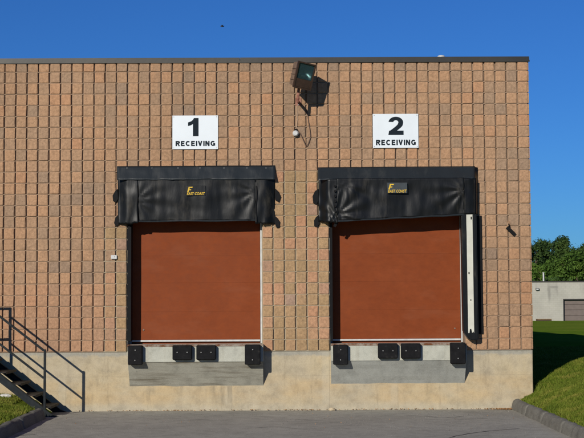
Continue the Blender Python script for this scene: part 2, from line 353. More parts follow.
# ------------------------------------------------------------------ ground, pavement, kerbs
KL, KR = 1.02, 9.16                                         # pavement edges (kerb faces)
def gz(x, y):
    d = y+23
    far = .78 - max(0, d-30)*.0103 if d < 125 else -.2
    n = noise.noise(Vector((x*.35, y*.35, 0)))*.05
    if y < -9.2 and -4.2 < x < 14.2: return -.06
    if y < .25 and KL-.07 < x < KR+.07: return -.06
    if y < 3 and x < KL:
        s = max(0, KL-.12-x); h = .13+.22*(1-math.exp(-s/.7))*sm(-6, -.5, y) + .05*(1-math.exp(-s/1.5))
        if -1.3 < y < .1 and x > KL-.55: h = min(h, .0 + .28*sm(KL-.06, KL-.55, x)-.02)
        return h+n*.5*min(1, s)
    if x > KR:
        s = max(0, x-KR-.14)+.45*max(0, y); h = .155+(max(far, -.2)-.155)*(1-math.exp(-s/1.2))
        return h+n*min(1, s)
    return far
def axis(lims):
    o = []
    for a, b, n in lims: o += list(np.linspace(a, b, n, endpoint=False))
    return o+[lims[-1][1]]
gx = axis([(-1500, -100, 6), (-100, -8, 12), (-8, .4, 22), (.4, KL-.06, 8), (KL-.06, KR+.06, 4), (KR+.06, 13, 46), (13, 40, 30), (40, 150, 24), (150, 1500, 8)])
gy = axis([(-200, -9.4, 6), (-9.4, -9.19, 1), (-9.19, -1.6, 30), (-1.6, .04, 14), (.04, .24, 1), (.24, .3, 1), (.3, 8, 36), (8, 40, 40), (40, 160, 40), (160, 2500, 10)])
g = MB(); nx = len(gx)
g.v = [Vector((x, y, gz(x, y))) for y in gy for x in gx]
g.f = [(j*nx+i, j*nx+i+1, (j+1)*nx+i+1, (j+1)*nx+i) for j in range(len(gy)-1) for i in range(nx-1)]
ground = struct(g.build('ground', GRD, smooth=True), 'mown green grass ground rising on the right of the loading dock')
pv = MB()
def pz(x, y): return .006*noise.noise(Vector((x*.8, y*.8, 3)))
for (x0, x1, y0, y1, a, b_) in ((KL-.1, KR+.1, -9.0, .0, 40, 44), (-4, 14, -190, -9.0, 18, 30)):
    o = len(pv.v)
    for j in range(b_+1):
        for i in range(a+1):
            x = x0+(x1-x0)*i/a; y = y0+(y1-y0)*j/b_; pv.v.append(Vector((x, y, pz(x, y) if y > -8.9 else 0)))
    pv.f += [(o+j*(a+1)+i, o+j*(a+1)+i+1, o+(j+1)*(a+1)+i+1, o+(j+1)*(a+1)+i) for j in range(b_) for i in range(a)]
pave = struct(pv.build('pavement', ASP, smooth=True), 'worn grey asphalt in front of the loading dock')
# hairline cracks and one short dark streak on the asphalt (thin dark strips)
def crack_streak(pts, wd):
    m = MB(); L = []
    for (a, b) in zip(pts[:-1], pts[1:]):
        for k in range(8): L.append(Vector(a).lerp(Vector(b), k/8))
    L.append(Vector(pts[-1])); n = len(L)
    for i, p in enumerate(L):
        jx = .03*noise.noise(p*5); jy = .05*noise.noise(p*4+Vector((9, 0, 0))); t = (L[min(i+1, n-1)]-L[max(i-1, 0)]).normalized(); s = Vector((-t.y, t.x, 0))
        hw = wd*(.35+.9*abs(noise.noise(p*7+Vector((0, 4, 0)))))*min(1, i/3+.2, (n-1-i)/3+.2)
        q = p+Vector((jx, jy, 0)); z = pz(q.x, q.y)+.003
        m.v += [Vector((q.x-s.x*hw, q.y-s.y*hw, z)), Vector((q.x+s.x*hw, q.y+s.y*hw, z))]
    m.f = [(2*i, 2*i+1, 2*i+3, 2*i+2) for i in range(n-1)]
    m.build('crack_streak', TAR, pave)
def G(px, py, z=0):                                         # photo pixel -> point on the ground plane
    d = FWD + RIGHT*((px-292)/FPX) - UP*((py-219)/FPX); return CAM+d*((z-CAM.z)/d.z)
crack_streak([G(448, 438), G(463, 434.5), G(480, 432), G(500, 430.2), G(520, 428.5)], .022)
crack_streak([G(404, 415.5), G(425, 416.3), G(445, 418), G(470, 416)], .014)
crack_streak([G(250, 428), G(275, 427), G(300, 429), G(330, 428)], .010)
crack_streak([G(120, 420), G(150, 419), G(180, 421), G(215, 419.5)], .010)
crack_streak([G(13, 436.5), G(22, 435.4), G(36, 434.6)], .03)  # short dark streak beside the left kerb, drawn as a strip

def kerb(name, x0, side, y_end, y_start, label, notches):
    # rolled asphalt kerb: face at x0, body to the grass side (side = -1 left, +1 right)
    prof = [(-.02, -.03), (.0, .06), (.015, .125), (.05, .165), (.10, .175), (.16, .165), (.21, .12), (.24, -.03)]
    pr2 = []
    for (a, b) in zip(prof[:-1], prof[1:]): pr2 += [a, ((a[0]+b[0])/2, (a[1]+b[1])/2)]
    prof = pr2+[prof[-1]]; grid = []; N = 420
    for i in range(N+1):
        y = y_end+(y_start-y_end)*i/N; row = []
        cut = max([math.exp(-((y-c)/.035)**2) for c in notches]+[0])
        e = min(1, (y_end-y)/.10) if y_end < -.5 else 1; e = math.sqrt(max(0, 1-(1-e)**2))
        for k, (px, pz_) in enumerate(prof):
            q = Vector((px*9, y*5, pz_*9)); amp = .013 if 0 < k < 14 else 0
            dx = amp*(noise.noise(q)+.5*noise.noise(q*2.7))+.02*noise.noise(Vector((0, y*.9, 4))); dz = amp*1.5*(noise.noise(q*.6+Vector((5, 0, 0)))+.45*noise.noise(q*2.3))-cut*.03*(pz_ > .05)
            row.append((x0+side*(px+dx+cut*.015), y, (pz_+dz)*(e if pz_ > 0 else 1)))
        grid.append(row)
    o = sheet(grid, name, KERB, None); return struct(o, label)
kerb('kerb_left', KL, -1, -1.32, -9.1, 'dark asphalt kerb in front of the steel stairs', [-3.1, -5.6])
kerb('kerb_right', KR, 1, -.012, -9.1, 'lumpy asphalt kerb below the grass bank on the right', [-1.25, -2.6, -4.1, -6.3])

# ------------------------------------------------------------------ grass blades
def blades(name, label, regions, seed):
    r = np.random.default_rng(seed); V = []; 
    for (x0, x1, y0, y1, dens, hmin, hmax, ok) in regions:
        n = int((x1-x0)*(y1-y0)*dens); xs = r.uniform(x0, x1, n); ys = r.uniform(y0, y1, n)
        for x, y in zip(xs, ys):
            if not ok(x, y): continue
            cl = noise.noise(Vector((x*2.3, y*2.3, 1)))
            h = (hmin+(hmax-hmin)*r.random())*(1+.45*cl); a = r.uniform(0, 2*math.pi); wd = r.uniform(.004, .008)
            z = gz(x, y)-.008; lean = r.uniform(.1, .8)*h; b = r.uniform(0, 2*math.pi)
            ca, sa = math.cos(a)*wd, math.sin(a)*wd; lx, ly = math.cos(b)*lean, math.sin(b)*lean
            V.append((x-ca, y-sa, z, x+ca, y+sa, z, x+lx*.4+ca*.7, y+ly*.4+sa*.7, z+h*.62, x+lx*.4-ca*.7, y+ly*.4-sa*.7, z+h*.62, x+lx, y+ly, z+h))
    A = np.array(V, dtype=np.float32).reshape(-1, 3); n = len(V)
    b0 = np.arange(n)*5
    quads = np.stack([b0, b0+1, b0+2, b0+3], 1); tris = np.stack([b0+3, b0+2, b0+4], 1)
    loops = np.concatenate([np.concatenate([quads, tris], 1).reshape(-1)])
    me = bpy.data.meshes.new(name); me.vertices.add(len(A)); me.vertices.foreach_set('co', A.reshape(-1))
    me.loops.add(len(loops)); me.loops.foreach_set('vertex_index', loops.astype(np.int32))
    starts = np.stack([np.arange(n)*7, np.arange(n)*7+4], 1).reshape(-1); me.polygons.add(2*n); me.polygons.foreach_set('loop_start', starts.astype(np.int32))
    me.update(calc_edges=True); me.validate(); me.materials.append(BLADE)
    o = link(name, me, None, (0, 0, 0)); tag(o, label, 'grass'); o['kind'] = 'stuff'; return o
SIDE_X = 47*P
blades('grass', 'short green grass growing on the banks either side of the dock', [
    (KR+.17, 12.6, -7.5, 0, 3600, .018, .048, lambda x, y: True),
    (KR+.13, KR+.26, -7.5, -.02, 2600, .03, .085, lambda x, y: noise.noise(Vector((x*6, y*3, 0))) > -.12),
    (SIDE_X+.03, SIDE_X+.2, 0, 3, 2200, .03, .09, lambda x, y: True),
    (KL-.32, KL-.14, -7.0, -1.5, 2200, .04, .10, lambda x, y: noise.noise(Vector((x*6, y*3, 0))) > -.1),
    (SIDE_X+.06, 13.0, 0, 4.5, 2600, .018, .046, lambda x, y: True),
    (SIDE_X+.1, 16.0, 4.5, 9, 700, .02, .05, lambda x, y: True),
    (-2.2, KL-.15, -7.0, -.08, 3300, .025, .07, lambda x, y: not (y > -1.45 and x > KL-.55)),
], 5)

# ------------------------------------------------------------------ warehouse
WX0, WX1, WDEPTH = -40*P, 47*P, 32.0
ROW_T = 25; HALF = .168; ZT = ZB+ROW_T*P+HALF               # top of the block work
OPEN = [(11, 23), (29, 41)]; ZO = ZB+12*P; ZS = U(200, 344.6, -.30).z   # opening head / sill
house = thing('warehouse', (4.8, 0, 0), 'flat roofed warehouse with tan split-face block front and two dock doors', 'building')
core = MB(); yb = .9
xs = [WX0, 11*P, 23*P, 29*P, 41*P, WX1-.012]
for a, b in ((0, 1), (2, 3), (4, 5)): core.box((xs[a], 0, ZB), (xs[b], .32, ZO))
core.box((WX0, 0, ZO+.0), (WX1-.012, .32, ZT))
for r in range(0, ROW_T+1):                                 # bed joints, less deep than the head joints
    z = ZB+r*P
    segs = [(0, 1), (2, 3), (4, 5)] if r < 12 else [(0, 5)]
    for a, b in segs: core.box((xs[a]+.012, -.0225, z-.008), (xs[b]-.014, .01, z+.008))
wall = core.build('wall', MT, house)
# split-face blocks: 24 rough variants share their meshes
def block_variant(i, sz=P, seed=0):
    rr = random.Random(seed*100+i); m = MB(); N = 4
    hw = P/2-rr.uniform(.0098, .0130); hh = sz/2-rr.uniform(.0032, .0052); ox, oz = rr.uniform(-.001, .001), rr.uniform(-.0008, .0008)
    bow = rr.uniform(.001, .006); gxl, gzl = rr.uniform(-.003, .003), rr.uniform(-.003, .003)
    ts = [-1, -.84, .84, 1]
    for j in range(N):
        for k in range(N):
            edge = j in (0, N-1) or k in (0, N-1); corner = j in (0, N-1) and k in (0, N-1)
            jx = rr.uniform(-.0045, .0045) if edge else rr.uniform(-.008, .008); jz = rr.uniform(-.0030, .0030) if edge else rr.uniform(-.008, .008)
            y = -(.0315+rr.uniform(-.0015, .0015)) if edge else -(.0345+bow*rr.uniform(.4, 1.4)+gxl*ts[k]+gzl*ts[j])
            if corner: jx *= 2.0; jz *= 2.0; y += .002
            m.v.append(Vector((ox+hw*ts[k]+(-abs(jx) if ts[k] == 1 else abs(jx) if ts[k] == -1 else jx), y, oz+hh*ts[j]+(-abs(jz) if ts[j] == 1 else abs(jz) if ts[j] == -1 else jz))))
    for j in range(N-1):
        for k in range(N-1): m.f.append((j*N+k, j*N+k+1, (j+1)*N+k+1, (j+1)*N+k))
    ring = [k for k in range(N)]+[j*N+N-1 for j in range(1, N)]+[(N-1)*N+k for k in range(N-2, -1, -1)]+[j*N for j in range(N-2, 0, -1)]
    o = len(m.v)
    for q in ring: v = m.v[q]; m.v.append(Vector((v.x, .004, v.z)))
    n = len(ring)
    for i_ in range(n): m.f.append((ring[(i_+1) % n], ring[i_], o+i_, o+(i_+1) % n))
    return m
VAR = [block_variant(i) for i in range(24)]; VARH = [block_variant(i, HALF, 5) for i in range(8)]
VME = []
for i, m in enumerate(VAR):
    me = bpy.data.meshes.new('block'); me.from_pydata([tuple(v) for v in m.v], [], m.f); me.update(); me.materials.append(MB_); VME.append(me)
cells = []
for r in range(ROW_T+1):
    for c in range(-40, 47):
        if r < 12 and any(a <= c < b for a, b in OPEN): continue
        cells.append((r, c))
def covered(r, c):                                          # behind a sign, a shelter or the lamp, or out of the photo
    x = (c+.5)*P; z = ZB+(r+.5)*P
    for a in ((117, 277, 164, 226), (317, 484, 164, 224), (459, 484, 205, 343), (171, 219, 114, 151), (372, 419, 112, 149), (285, 331, 58, 118), (-40, 3, 50, 420), (258, 273, 340, 370), (0, 90, 300, 370)):
        p0, p1 = U(a[0], a[3]), U(a[1], a[2])
        if p0.x < x < p1.x and p0.z < z < p1.z: return True
    return x < U(2, 200).x
cand = [(r, c) for r, c in cells if r < ROW_T and not covered(r, c)]
cand.sort(key=lambda q: ((q[1]+.5)*P-CAM.x)**2+(ZB+(q[0]+.5)*P-CAM.z)**2)
single = set(cand[:300]); rest = MB(); rb = random.Random(3)
for r, c in cells:
    x = (c+.5)*P
    if r == ROW_T: m = VARH[rb.randrange(8)]; z = ZB+ROW_T*P+HALF/2
    else: vi = rb.randrange(24); m = VAR[vi]; z = ZB+(r+.5)*P
    dy = rb.uniform(-.003, .003)
    if (r, c) in single:
        o = link('block', VME[vi], wall, (x, dy, z))
    else:
        o_ = len(rest.v); rest.v += [v+Vector((x, dy, z)) for v in m.v]; rest.f += [tuple(i+o_ for i in f) for f in m.f]
# the return of the wall on the right: same blocks, turned
for r in range(ROW_T+1):
    for c in range(0, 40):
        m = VARH[rb.randrange(8)] if r == ROW_T else VAR[rb.randrange(24)]; z = ZB+ROW_T*P+HALF/2 if r == ROW_T else ZB+(r+.5)*P
        y = (c+.5)*P; o_ = len(rest.v)
        if c == 0: continue
        rest.v += [Vector((WX1-.012-v.y-.02, y+v.x, v.z+z)) for v in m.v]; rest.f += [tuple(i+o_ for i in f) for f in m.f]
o_ = rest.build('remaining_blocks', MB_, wall); o_['kind'] = 'stuff'
# corner returns of the outermost column
cm = MB()
for r in range(ROW_T+1):
    z0 = ZB+r*P+.006; z1 = ZB+(r+1)*P-.006 if r < ROW_T else ZT-.004
    cm.cbox((WX1-.03, -.026, z0), (WX1+.006+rb.uniform(0, .004), P-.01, z1), .004)
cm.build('corner_block', MB_, wall)['kind'] = 'stuff'
# body behind the front: side, rear, roof
bd = MB(); bd.box((WX0, .322, ZO+.02), (WX1-.035, WDEPTH, ZT-.05))
for a, b in ((0, 1), (2, 3), (4, 5)): bd.box((xs[a], .322, 0), (xs[b]-(.035 if b == 5 else 0), WDEPTH, ZO+.02))
for a, b in ((1, 2), (3, 4)): bd.box((xs[a], 2.2, 0), (xs[b], WDEPTH, ZO+.02))
bd.build('rear_body', ROOFM, house)
cp = MB(); cp.box((WX0, -.05, ZT), (U(240, 60, -.05).x-.004, .36, ZT+.085)); cp.box((U(240, 60, -.05).x+.002, -.052, ZT+.001), (WX1+.02, .36, ZT+.086)); cp.box((WX1-.35, .362, ZT), (WX1+.02, WDEPTH, ZT+.085))
cp.box((WX0, -.058, ZT-.012), (WX1+.027, -.048, ZT+.022))
cp.build('coping', COPE, house)
# cast foundation wall below the blocks
fd = MB(); fd.box((WX0, -.004, -.3), (WX1, .318, ZB-.001))
fo = fd.build('foundation', FND, house)
bm = bmesh.new(); bm.from_mesh(fo.data); bmesh.ops.bevel(bm, geom=[e for e in bm.edges if abs(e.verts[0].co.z-e.verts[1].co.z) > .5], offset=.012, segments=2, affect='EDGES'); bm.to_mesh(fo.data); bm.free()
fs = MB(); fs.box((WX1-.36, .319, -.3), (WX1, WDEPTH, ZB-.001)); fs.build('side_foundation', FND, house)

# ------------------------------------------------------------------ dock openings: doors, sills, aprons
YD = .27                                                    # door plane behind the wall face
def dock(i, cols, jy, lower_mat, label):
    x0, x1 = cols[0]*P, cols[1]*P
    # apron: pale vertical nosing, grey face sloping back to the wall below it
    za = U(200, 344.8, -.30).z; zm = U(200, jy[4], -.30).z; zl = U(200, jy[5], 0).z; pr = .30
    ax0, ax1 = U(jy[6], 360, -.3).x, U(jy[7], 360, -.3).x
    ap = MB(); ap.prism([(ax0, .60, za), (ax0, .60, zm), (ax0, -pr, zm), (ax0, -pr, za)], (ax1-ax0, 0, 0))
    a_ = ap.build('dock_sill', APU, house)
    N = 34; gr = []                                         # lower sloped face with a slightly uneven edge
    for j in range(7):
        t = j/6; row = []
        for k in range(N+1):
            x = ax0+.004+(ax1-ax0-.008)*k/N; e = .012*noise.noise(Vector((x*3, t*4, i*7)))*(1 if 0 < k < N else 0)
            row.append((x, -pr+.014+(pr-.01)*t + e*.5, zm-.001+(zl-zm)*t + (e*1.8 if j == 6 else 0)))
        gr.append(row)
    lo = MB(); C = N+1; lo.v = [Vector(p) for r in gr for p in r]
    lo.f = [(r*C+c, r*C+c+1, (r+1)*C+c+1, (r+1)*C+c) for r in range(6) for c in range(N)]
    for c0 in (0, N):                                       # side cheeks
        col = [r*C+c0 for r in range(7)]; q = len(lo.v); lo.v.append(Vector((lo.v[c0].x, .03, zm-.001))); lo.v.append(Vector((lo.v[c0].x, .03, zl-.02))); lo.f.append(tuple(col+[q+1, q]))
    lo.build('dock_face', lower_mat, house)
    ed = MB(); zz = za+.003; n = 30; ed.box((ax0-.004, -pr-.009, za-.028), (ax1+.004, -pr+.07, zz+.006)); ed.build('edge_angle', RUST, a_)
    # door
    d = MB(); d.box((x0+.0, YD+.05, za), (x1, YD+.06, ZO)); 
    door = d.build('dock_door', DOOR, house); door['label'] = label
    zb = U(200, 341.6, YD).z; joints = [U(200, q, YD).z for q in jy[:4]]; tops = joints[1:]+[ZO-.004]
    fx0, fx1 = x0+.055, U(jy[8], 300, YD).x
    bz = [zb+.035]+joints[1:]+[ZO-.004]
    for k in range(len(bz)-1):
        if bz[k+1]-bz[k] < .05: continue
        pm = MB(); n1, n2 = 20, 5; z0, z1 = bz[k]+.0005, bz[k+1]-.0005
        for jj in range(n2+1):
            for ii in range(n1+1):
                x = fx0+(fx1-fx0)*ii/n1; z = z0+(z1-z0)*jj/n2
                y = YD-.0+.004*noise.noise(Vector((x*1.3+i*5, z*1.9, 1)))
                pm.v.append(Vector((x, y, z)))
        pm.f = [(r*(n1+1)+c, r*(n1+1)+c+1, (r+1)*(n1+1)+c+1, (r+1)*(n1+1)+c) for r in range(n2) for c in range(n1)]
        q0 = len(pm.v); rim_ = [pm.v[c] for c in range(n1+1)]+[pm.v[r_*(n1+1)+n1] for r_ in range(1, n2+1)]+[pm.v[n2*(n1+1)+c] for c in range(n1-1, -1, -1)]+[pm.v[r_*(n1+1)] for r_ in range(n2-1, 0, -1)]
        L_ = len(rim_); pm.v += [v.copy() for v in rim_]+[Vector((v.x, YD+.045, v.z)) for v in rim_]
        pm.f += [(q0+i_, q0+L_+i_, q0+L_+(i_+1) % L_, q0+(i_+1) % L_) for i_ in range(L_)]
        pm.build('door_panel', DOOR, door, None, True)
    MB().cbox((fx0, YD-.012, zb), (fx1, YD+.03, zb+.033), .004).build('bottom_bar', ALU, door)
    fr = MB(); fr.cbox((fx1+.006, YD-.05, za+.004), (x1-.006, YD+.03, ZO), .004); fr.build('door_jamb', ALU, door)
    fr = MB(); fr.cbox((x0+.006, YD-.05, za+.004), (fx0-.004, YD+.03, ZO), .004); fr.build('door_jamb', ALU_SHADE, door)
    h = MB(); hx = fx0+.20 if i == 0 else fx1-.12; hz = U(200, 330, YD).z
    h.cbox((hx, YD-.014, hz), (hx+.032, YD-.002, hz+.014), .003).tube([(hx+.01, YD-.01, hz-.008), (hx+.01, YD-.01, hz+.022)], .005, 6); h.build('lock_lug', RUST, door)
    rv = MB(); rv.box((x0-.0, .0, za), (x0+.004, YD+.05, ZO)); rv.build('left_reveal', APL2, house)
    return ax0, ax1, za
A0 = dock(0, OPEN[0], [339.6, 311.6, 282.8, 255.7, 361.8, 386.5, 127.6, 263.2, 260.1], APL1, 'plain brick-red dock door under the sign with the numeral one')
A1 = dock(1, OPEN[1], [339.2, 310.5, 282.2, 254.5, 361.6, 385.0, 331.3, 466.8, 460.2], APL2, 'plain brick-red dock door under the sign with the numeral two')

# ------------------------------------------------------------------ dock bumpers
def bumper(px0, px1, py0, py1, vertical, label):
    a = U(px0, py1, -.40); b = U(px1, py0, -.40); lay = MB()
    t = thing('dock_bumper', ((a.x+b.x)/2, -.31, a.z), label, 'dock bumper', 'black rubber dock bumpers')
    body = MB().cbox((a.x, -.408, a.z), (b.x, -.311, b.z), .014); body.build('rubber_pad', RUBB, t)
    cx, cz = (a.x+b.x)/2, (a.z+b.z)/2
    for s in (-1, 1):
        x, z = (cx+.012*s*.2, cz+s*.09) if vertical else (cx+s*.088, cz+.005)
        MB().tube([(x, -.406, z), (x, -.4115, z)], .024, 12).build('washer', BLK, t)
        MB().tube([(x, -.411, z), (x, -.418, z)], .0105, 6).build('bolt', SCREW, t)
bumper(127.8, 142.4, 345.4, 365.0, True, 'upright bumper left under the dock door one')
bumper(172.4, 191.9, 345.2, 360.0, False, 'left of the two middle bumpers under door one')
bumper(196.3, 215.8, 345.2, 360.0, False, 'right of the two middle bumpers under door one')
bumper(244.8, 260.4, 344.6, 364.8, True, 'upright bumper right under the dock door one')
bumper(333.2, 348.0, 344.8, 364.8, True, 'upright bumper left under the dock door two')
bumper(378.2, 397.6, 343.4, 358.6, False, 'left of the two middle bumpers under door two')
bumper(401.2, 420.6, 343.4, 358.6, False, 'right of the two middle bumpers under door two')
bumper(450.6, 465.6, 342.6, 364.0, True, 'upright bumper right under the dock door two')

# ------------------------------------------------------------------ dock shelters
def curtain(name, mat, par, px0, px1, top_l, top_r, bot_l, bot_r, prof, seed, nx=40, nz=16, wr=.018, ragged=0.0, fan=None):
    # prof(t) -> distance from the wall, t = 0 top .. 1 bottom
    grid = []
    for j in range(nz+1):
        t = j/nz; row = []
        for i in range(nx+1):
            s = i/nx; px = px0+(px1-px0)*s; pt = top_l+(top_r-top_l)*s; pb = bot_l+(bot_r-bot_l)*s
            pb += ragged*noise.noise(Vector((px*.12, seed, 0)))*1.5+ragged*noise.noise(Vector((px*.6, seed, 5)))
            pd = prof(t, s); py = pt+(pb-pt)*t
            w_ = U(px, py, -pd)
            k = sm(0, .3, t); d = wr*k*(1.3*noise.noise(Vector((w_.x*3.4, w_.z*1.1, seed)))+.5*noise.noise(Vector((w_.x*9, w_.z*2.2, seed+3)))+.45*noise.noise(Vector((w_.x*4+w_.z*5, w_.z*3-w_.x*3, seed+8))))
            if fan:                                         # drawn folds running to a pinned corner
                for (fx, fy, amp) in fan:
                    ang = math.atan2(py-fy, px-fx); rr_ = math.hypot(px-fx, (py-fy)); d += amp*math.sin(ang*10+seed)*math.exp(-rr_/30)*k
            row.append((w_.x, -(pd+d), w_.z))
        grid.append(row)
    return sheet(grid, name, mat, par, .006)
def flap(par, pts, d0=-.03, d1=-.075):
    poly = [U(px, py, d1) for px, py in pts]; MB().prism(poly, (0, d0-d1, 0)).build('strap_flap', BLK, par)
def badge(par, px0, px1, py0, py1, y, plate):
    a, b = U(px0, py1, y), U(px1, py0, y); wdt, hgt = b.x-a.x, b.z-a.z
    pl = MB().cbox((a.x, y, a.z), (b.x, y+.006, b.z), .002).build('badge', PLATE if plate else VIN, par)
    m = MB(); yy = y-.004
    def q(pts): m.prism([(a.x+u*wdt, yy, a.z+v*hgt) for u, v in pts], (0, .003, 0))
    q([(.05, .36), (.12, .36), (.20, .88), (.13, .88)]); q([(.18, .78), (.31, .78), (.345, .88), (.195, .88)]); q([(.145, .54), (.24, .54), (.26, .63), (.16, .63)])
    m.build('emblem', YEL, pl)
    tx = text_mesh('EAST COAST', hgt*.27, .0, wdt*.93, bold=.02, shear=.25)
    tx.materials.append(YEL); o = link('lettering', tx, pl, (a.x+wdt*.5, yy, a.z+hgt*.06)); o.rotation_euler = (math.pi/2, 0, 0)
def text_mesh(s, h, extr, width, bold=.03, shear=0):
    c = bpy.data.curves.new('lettering', 'FONT'); c.body = s; c.size = 1; c.offset = bold; c.extrude = .0; c.align_x = 'CENTER'; c.shear = shear; c.space_character = 1.08
    o = bpy.data.objects.new('tmp', c); COL.objects.link(o); dg = bpy.context.evaluated_depsgraph_get(); me = bpy.data.meshes.new_from_object(o.evaluated_get(dg))
    bpy.data.objects.remove(o); bpy.data.curves.remove(c)
    vs = [v.co for v in me.vertices]; x0, x1 = min(v.x for v in vs), max(v.x for v in vs); y0, y1 = min(v.y for v in vs), max(v.y for v in vs)
    for v in me.vertices:
        v.co = Vector(((v.co.x-(x0+x1)/2)/(x1-x0)*width, (v.co.y-y0)/(y1-y0)*h, 0))
    me.materials.clear(); return me

sh1 = thing('dock_shelter', (U(196, 222).x, 0, U(196, 222).z), 'sagging black vinyl dock shelter hood over door one, its sides gone', 'dock shelter', 'black dock shelters')
def prof1(t, s): return (.035+.10*sm(0, .30, t)-.02*sm(.5, 1, t))*(.45+.55*min(1, s/.12, (1-s)/.12))
def topband(par, px0, px1, tl, tr, bl, br, pr, seed):
    return curtain('top_band', VIN_LIT, par, px0, px1, tl, tr, bl, br, lambda t, s: .038+pr*t, seed, 60, 8, .013, .35)
topband(sh1, 117, 275.2, 166.2, 165.4, 180.2, 179.4, .115, 1)
curtain('hood_curtain', VIN, sh1, 137.2, 256.2, 178.5, 178.0, 221.6, 220.8, lambda t, s: .135-.02*t, 2, 64, 22, .014, .5, [(256, 192, .010), (137, 200, .008)])
curtain('end_panel', VIN, sh1, 117.8, 138.2, 178.8, 178.6, 224.6, 223.4, lambda t, s: .05+.085*sm(0, .5, s), 4, 18, 22, .02, 1.4)
curtain('end_panel', VIN, sh1, 255.2, 275.0, 178.2, 178.0, 223.5, 224.4, lambda t, s: .13-.085*sm(.5, 1, s), 6, 18, 22, .02, 1.4)
hem = MB(); hem.tube([U(138+118*k/12, 221.3-.8*k/12+.3*math.sin(k), -.118) for k in range(13)], .016, 8); hem.build('bottom_hem', VIN_LIT, sh1)
for pts in ([(117.5, 189), (115.5, 190.5), (112.5, 195.5), (113, 201), (116, 202), (118, 199)], [(118, 214.5), (115.2, 218), (114, 223), (115.5, 226.2), (118.4, 225), (119, 219)],
            [(274.8, 188), (278, 191), (280.6, 196.5), (278.6, 202), (275.2, 200)], [(274.5, 215.5), (277, 217.5), (279.6, 221.5), (279, 227.4), (276.5, 227.6), (274.6, 223)]):
    flap(sh1, list(reversed(pts)))
for px in (256.4, 137.4):                                   # torn slits with a rope edge
    MB().tube([U(px+.5*math.sin(k*1.3), 186+6*k, -.15) for k in range(7)], .010, 6).build('lacing', BLK, sh1)
badge(sh1, 186.2, 205.6, 185.6, 195.6, -.158, False)
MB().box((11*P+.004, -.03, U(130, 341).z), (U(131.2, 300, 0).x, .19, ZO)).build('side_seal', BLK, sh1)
MB().box((U(121, 170).x, -.05, U(121, 178).z), (U(272, 170).x, -.012, U(121, 166.6).z)).build('head_board', BLK, sh1)
sc_ = MB()
for px in (127, 152, 178, 200, 224, 247, 266): p = U(px, 168, -.062); sc_ = MB().tube([(p.x, -.045, p.z), (p.x, -.066, p.z)], .009, 6); sc_.build('screw', SCREW, sh1)

sh2 = thing('dock_shelter', (U(397, 222).x, 0, U(397, 222).z), 'wrinkled black vinyl dock shelter over door two with striped pad on its right', 'dock shelter', 'black dock shelters')
topband(sh2, 318, 474.8, 167.4, 166.2, 179.8, 178.6, .20, 11)
curtain('hood_curtain', VIN, sh2, 336.6, 464.2, 178.4, 177.6, 221.2, 214.6, lambda t, s: .24-.02*t, 12, 70, 24, .017, .4, [(338, 214, .016), (464, 190, .014), (345, 184, .010)])
curtain('end_panel', VIN, sh2, 318.4, 337.4, 179.0, 178.6, 221.8, 222.6, lambda t, s: .07+.165*sm(0, .6, s), 14, 18, 22, .022, 1.5, [(336, 216, .014)])
curtain('end_panel', VIN, sh2, 463.2, 476.2, 177.8, 178.0, 214.4, 214.0, lambda t, s: .235-.03*sm(.4, 1, s), 16, 14, 20, .014, .5)
curtain('end_return', VIN, sh2, 474.6, 477.6, 167, 167.4, 214.5, 214.5, lambda t, s: .05+(.20*(1-s))*sm(0, .3, t), 17, 6, 20, .004, .3)
MB().tube([U(337+127*k/12, 221.2-6.5*k/12+.3*math.sin(k*2), -.222) for k in range(13)], .017, 8).build('bottom_hem', VIN_LIT, sh2)
for pts in ([(318.4, 189), (315, 191), (312.6, 196), (313.2, 203), (316.4, 204.4), (318.6, 200)], [(319, 214.5), (316, 217), (314, 220.5), (314.2, 226), (317.5, 226.6), (319.6, 223)]):
    flap(sh2, list(reversed(pts)))
for k in range(6):
    p = U(334.6+.4*k*.3, 186+5*k, -.262); MB().cbox((p.x-.012, p.y-.006, p.z-.022), (p.x+.022, p.y+.006, p.z+.016), .003).build('lacing', BLK, sh2)
badge(sh2, 387.4, 407.2, 182.6, 193.2, -.29, True)
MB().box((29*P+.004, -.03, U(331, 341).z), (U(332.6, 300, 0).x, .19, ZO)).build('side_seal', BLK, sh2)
MB().box((U(321, 170).x, -.05, U(321, 179).z), (U(473, 170).x, -.012, U(321, 167.8).z)).build('head_board', BLK, sh2)
tp = [U(336.5, 219, -.2), U(338.5, 222.5, -.2), U(335.5, 227.2, -.2), U(333.2, 226.2, -.2)]; MB().prism(list(reversed(tp)), (0, .02, 0)).build('torn_tag', BLK, sh2)
# right hand pad with its cream guide stripe
pa, pb = U(463.5, 338.5, -.24), U(476.0, 213.0, -.24); YP = -.235
poly = [(pa.x+.005, YP, pa.z+.12), (pa.x+.11, YP, pa.z-.03), (pb.x+.02, YP, pa.z-.03), (pb.x+.01, YP, pb.z), (pa.x-.01, YP, pb.z)]
pad = MB().prism(poly, (0, .205, 0)).build('side_pad', VIN, sh2)
bm = bmesh.new(); bm.from_mesh(pad.data); bmesh.ops.bevel(bm, geom=bm.edges[:], offset=.018, segments=2, affect='EDGES'); bm.to_mesh(pad.data); bm.free()
s0, s1, s2, s3 = U(466.3, 214.6, YP-.004), U(472.4, 214.4, YP-.004), U(474.2, 333.0, YP-.004), U(468.3, 333.0, YP-.004)
sp = []
for k in range(13): sp.append(s0.lerp(s3, k/12)+Vector((.003*noise.noise(Vector((k*1.7, 0, 0))), 0, 0)))
sp += [s3.lerp(s2, .2), s3.lerp(s2, .28)+Vector((0, 0, .07)), s3.lerp(s2, .52)+Vector((0, 0, .075)), s3.lerp(s2, .66)+Vector((0, 0, .0)), s3.lerp(s2, .85)+Vector((0, 0, .03)), s2]
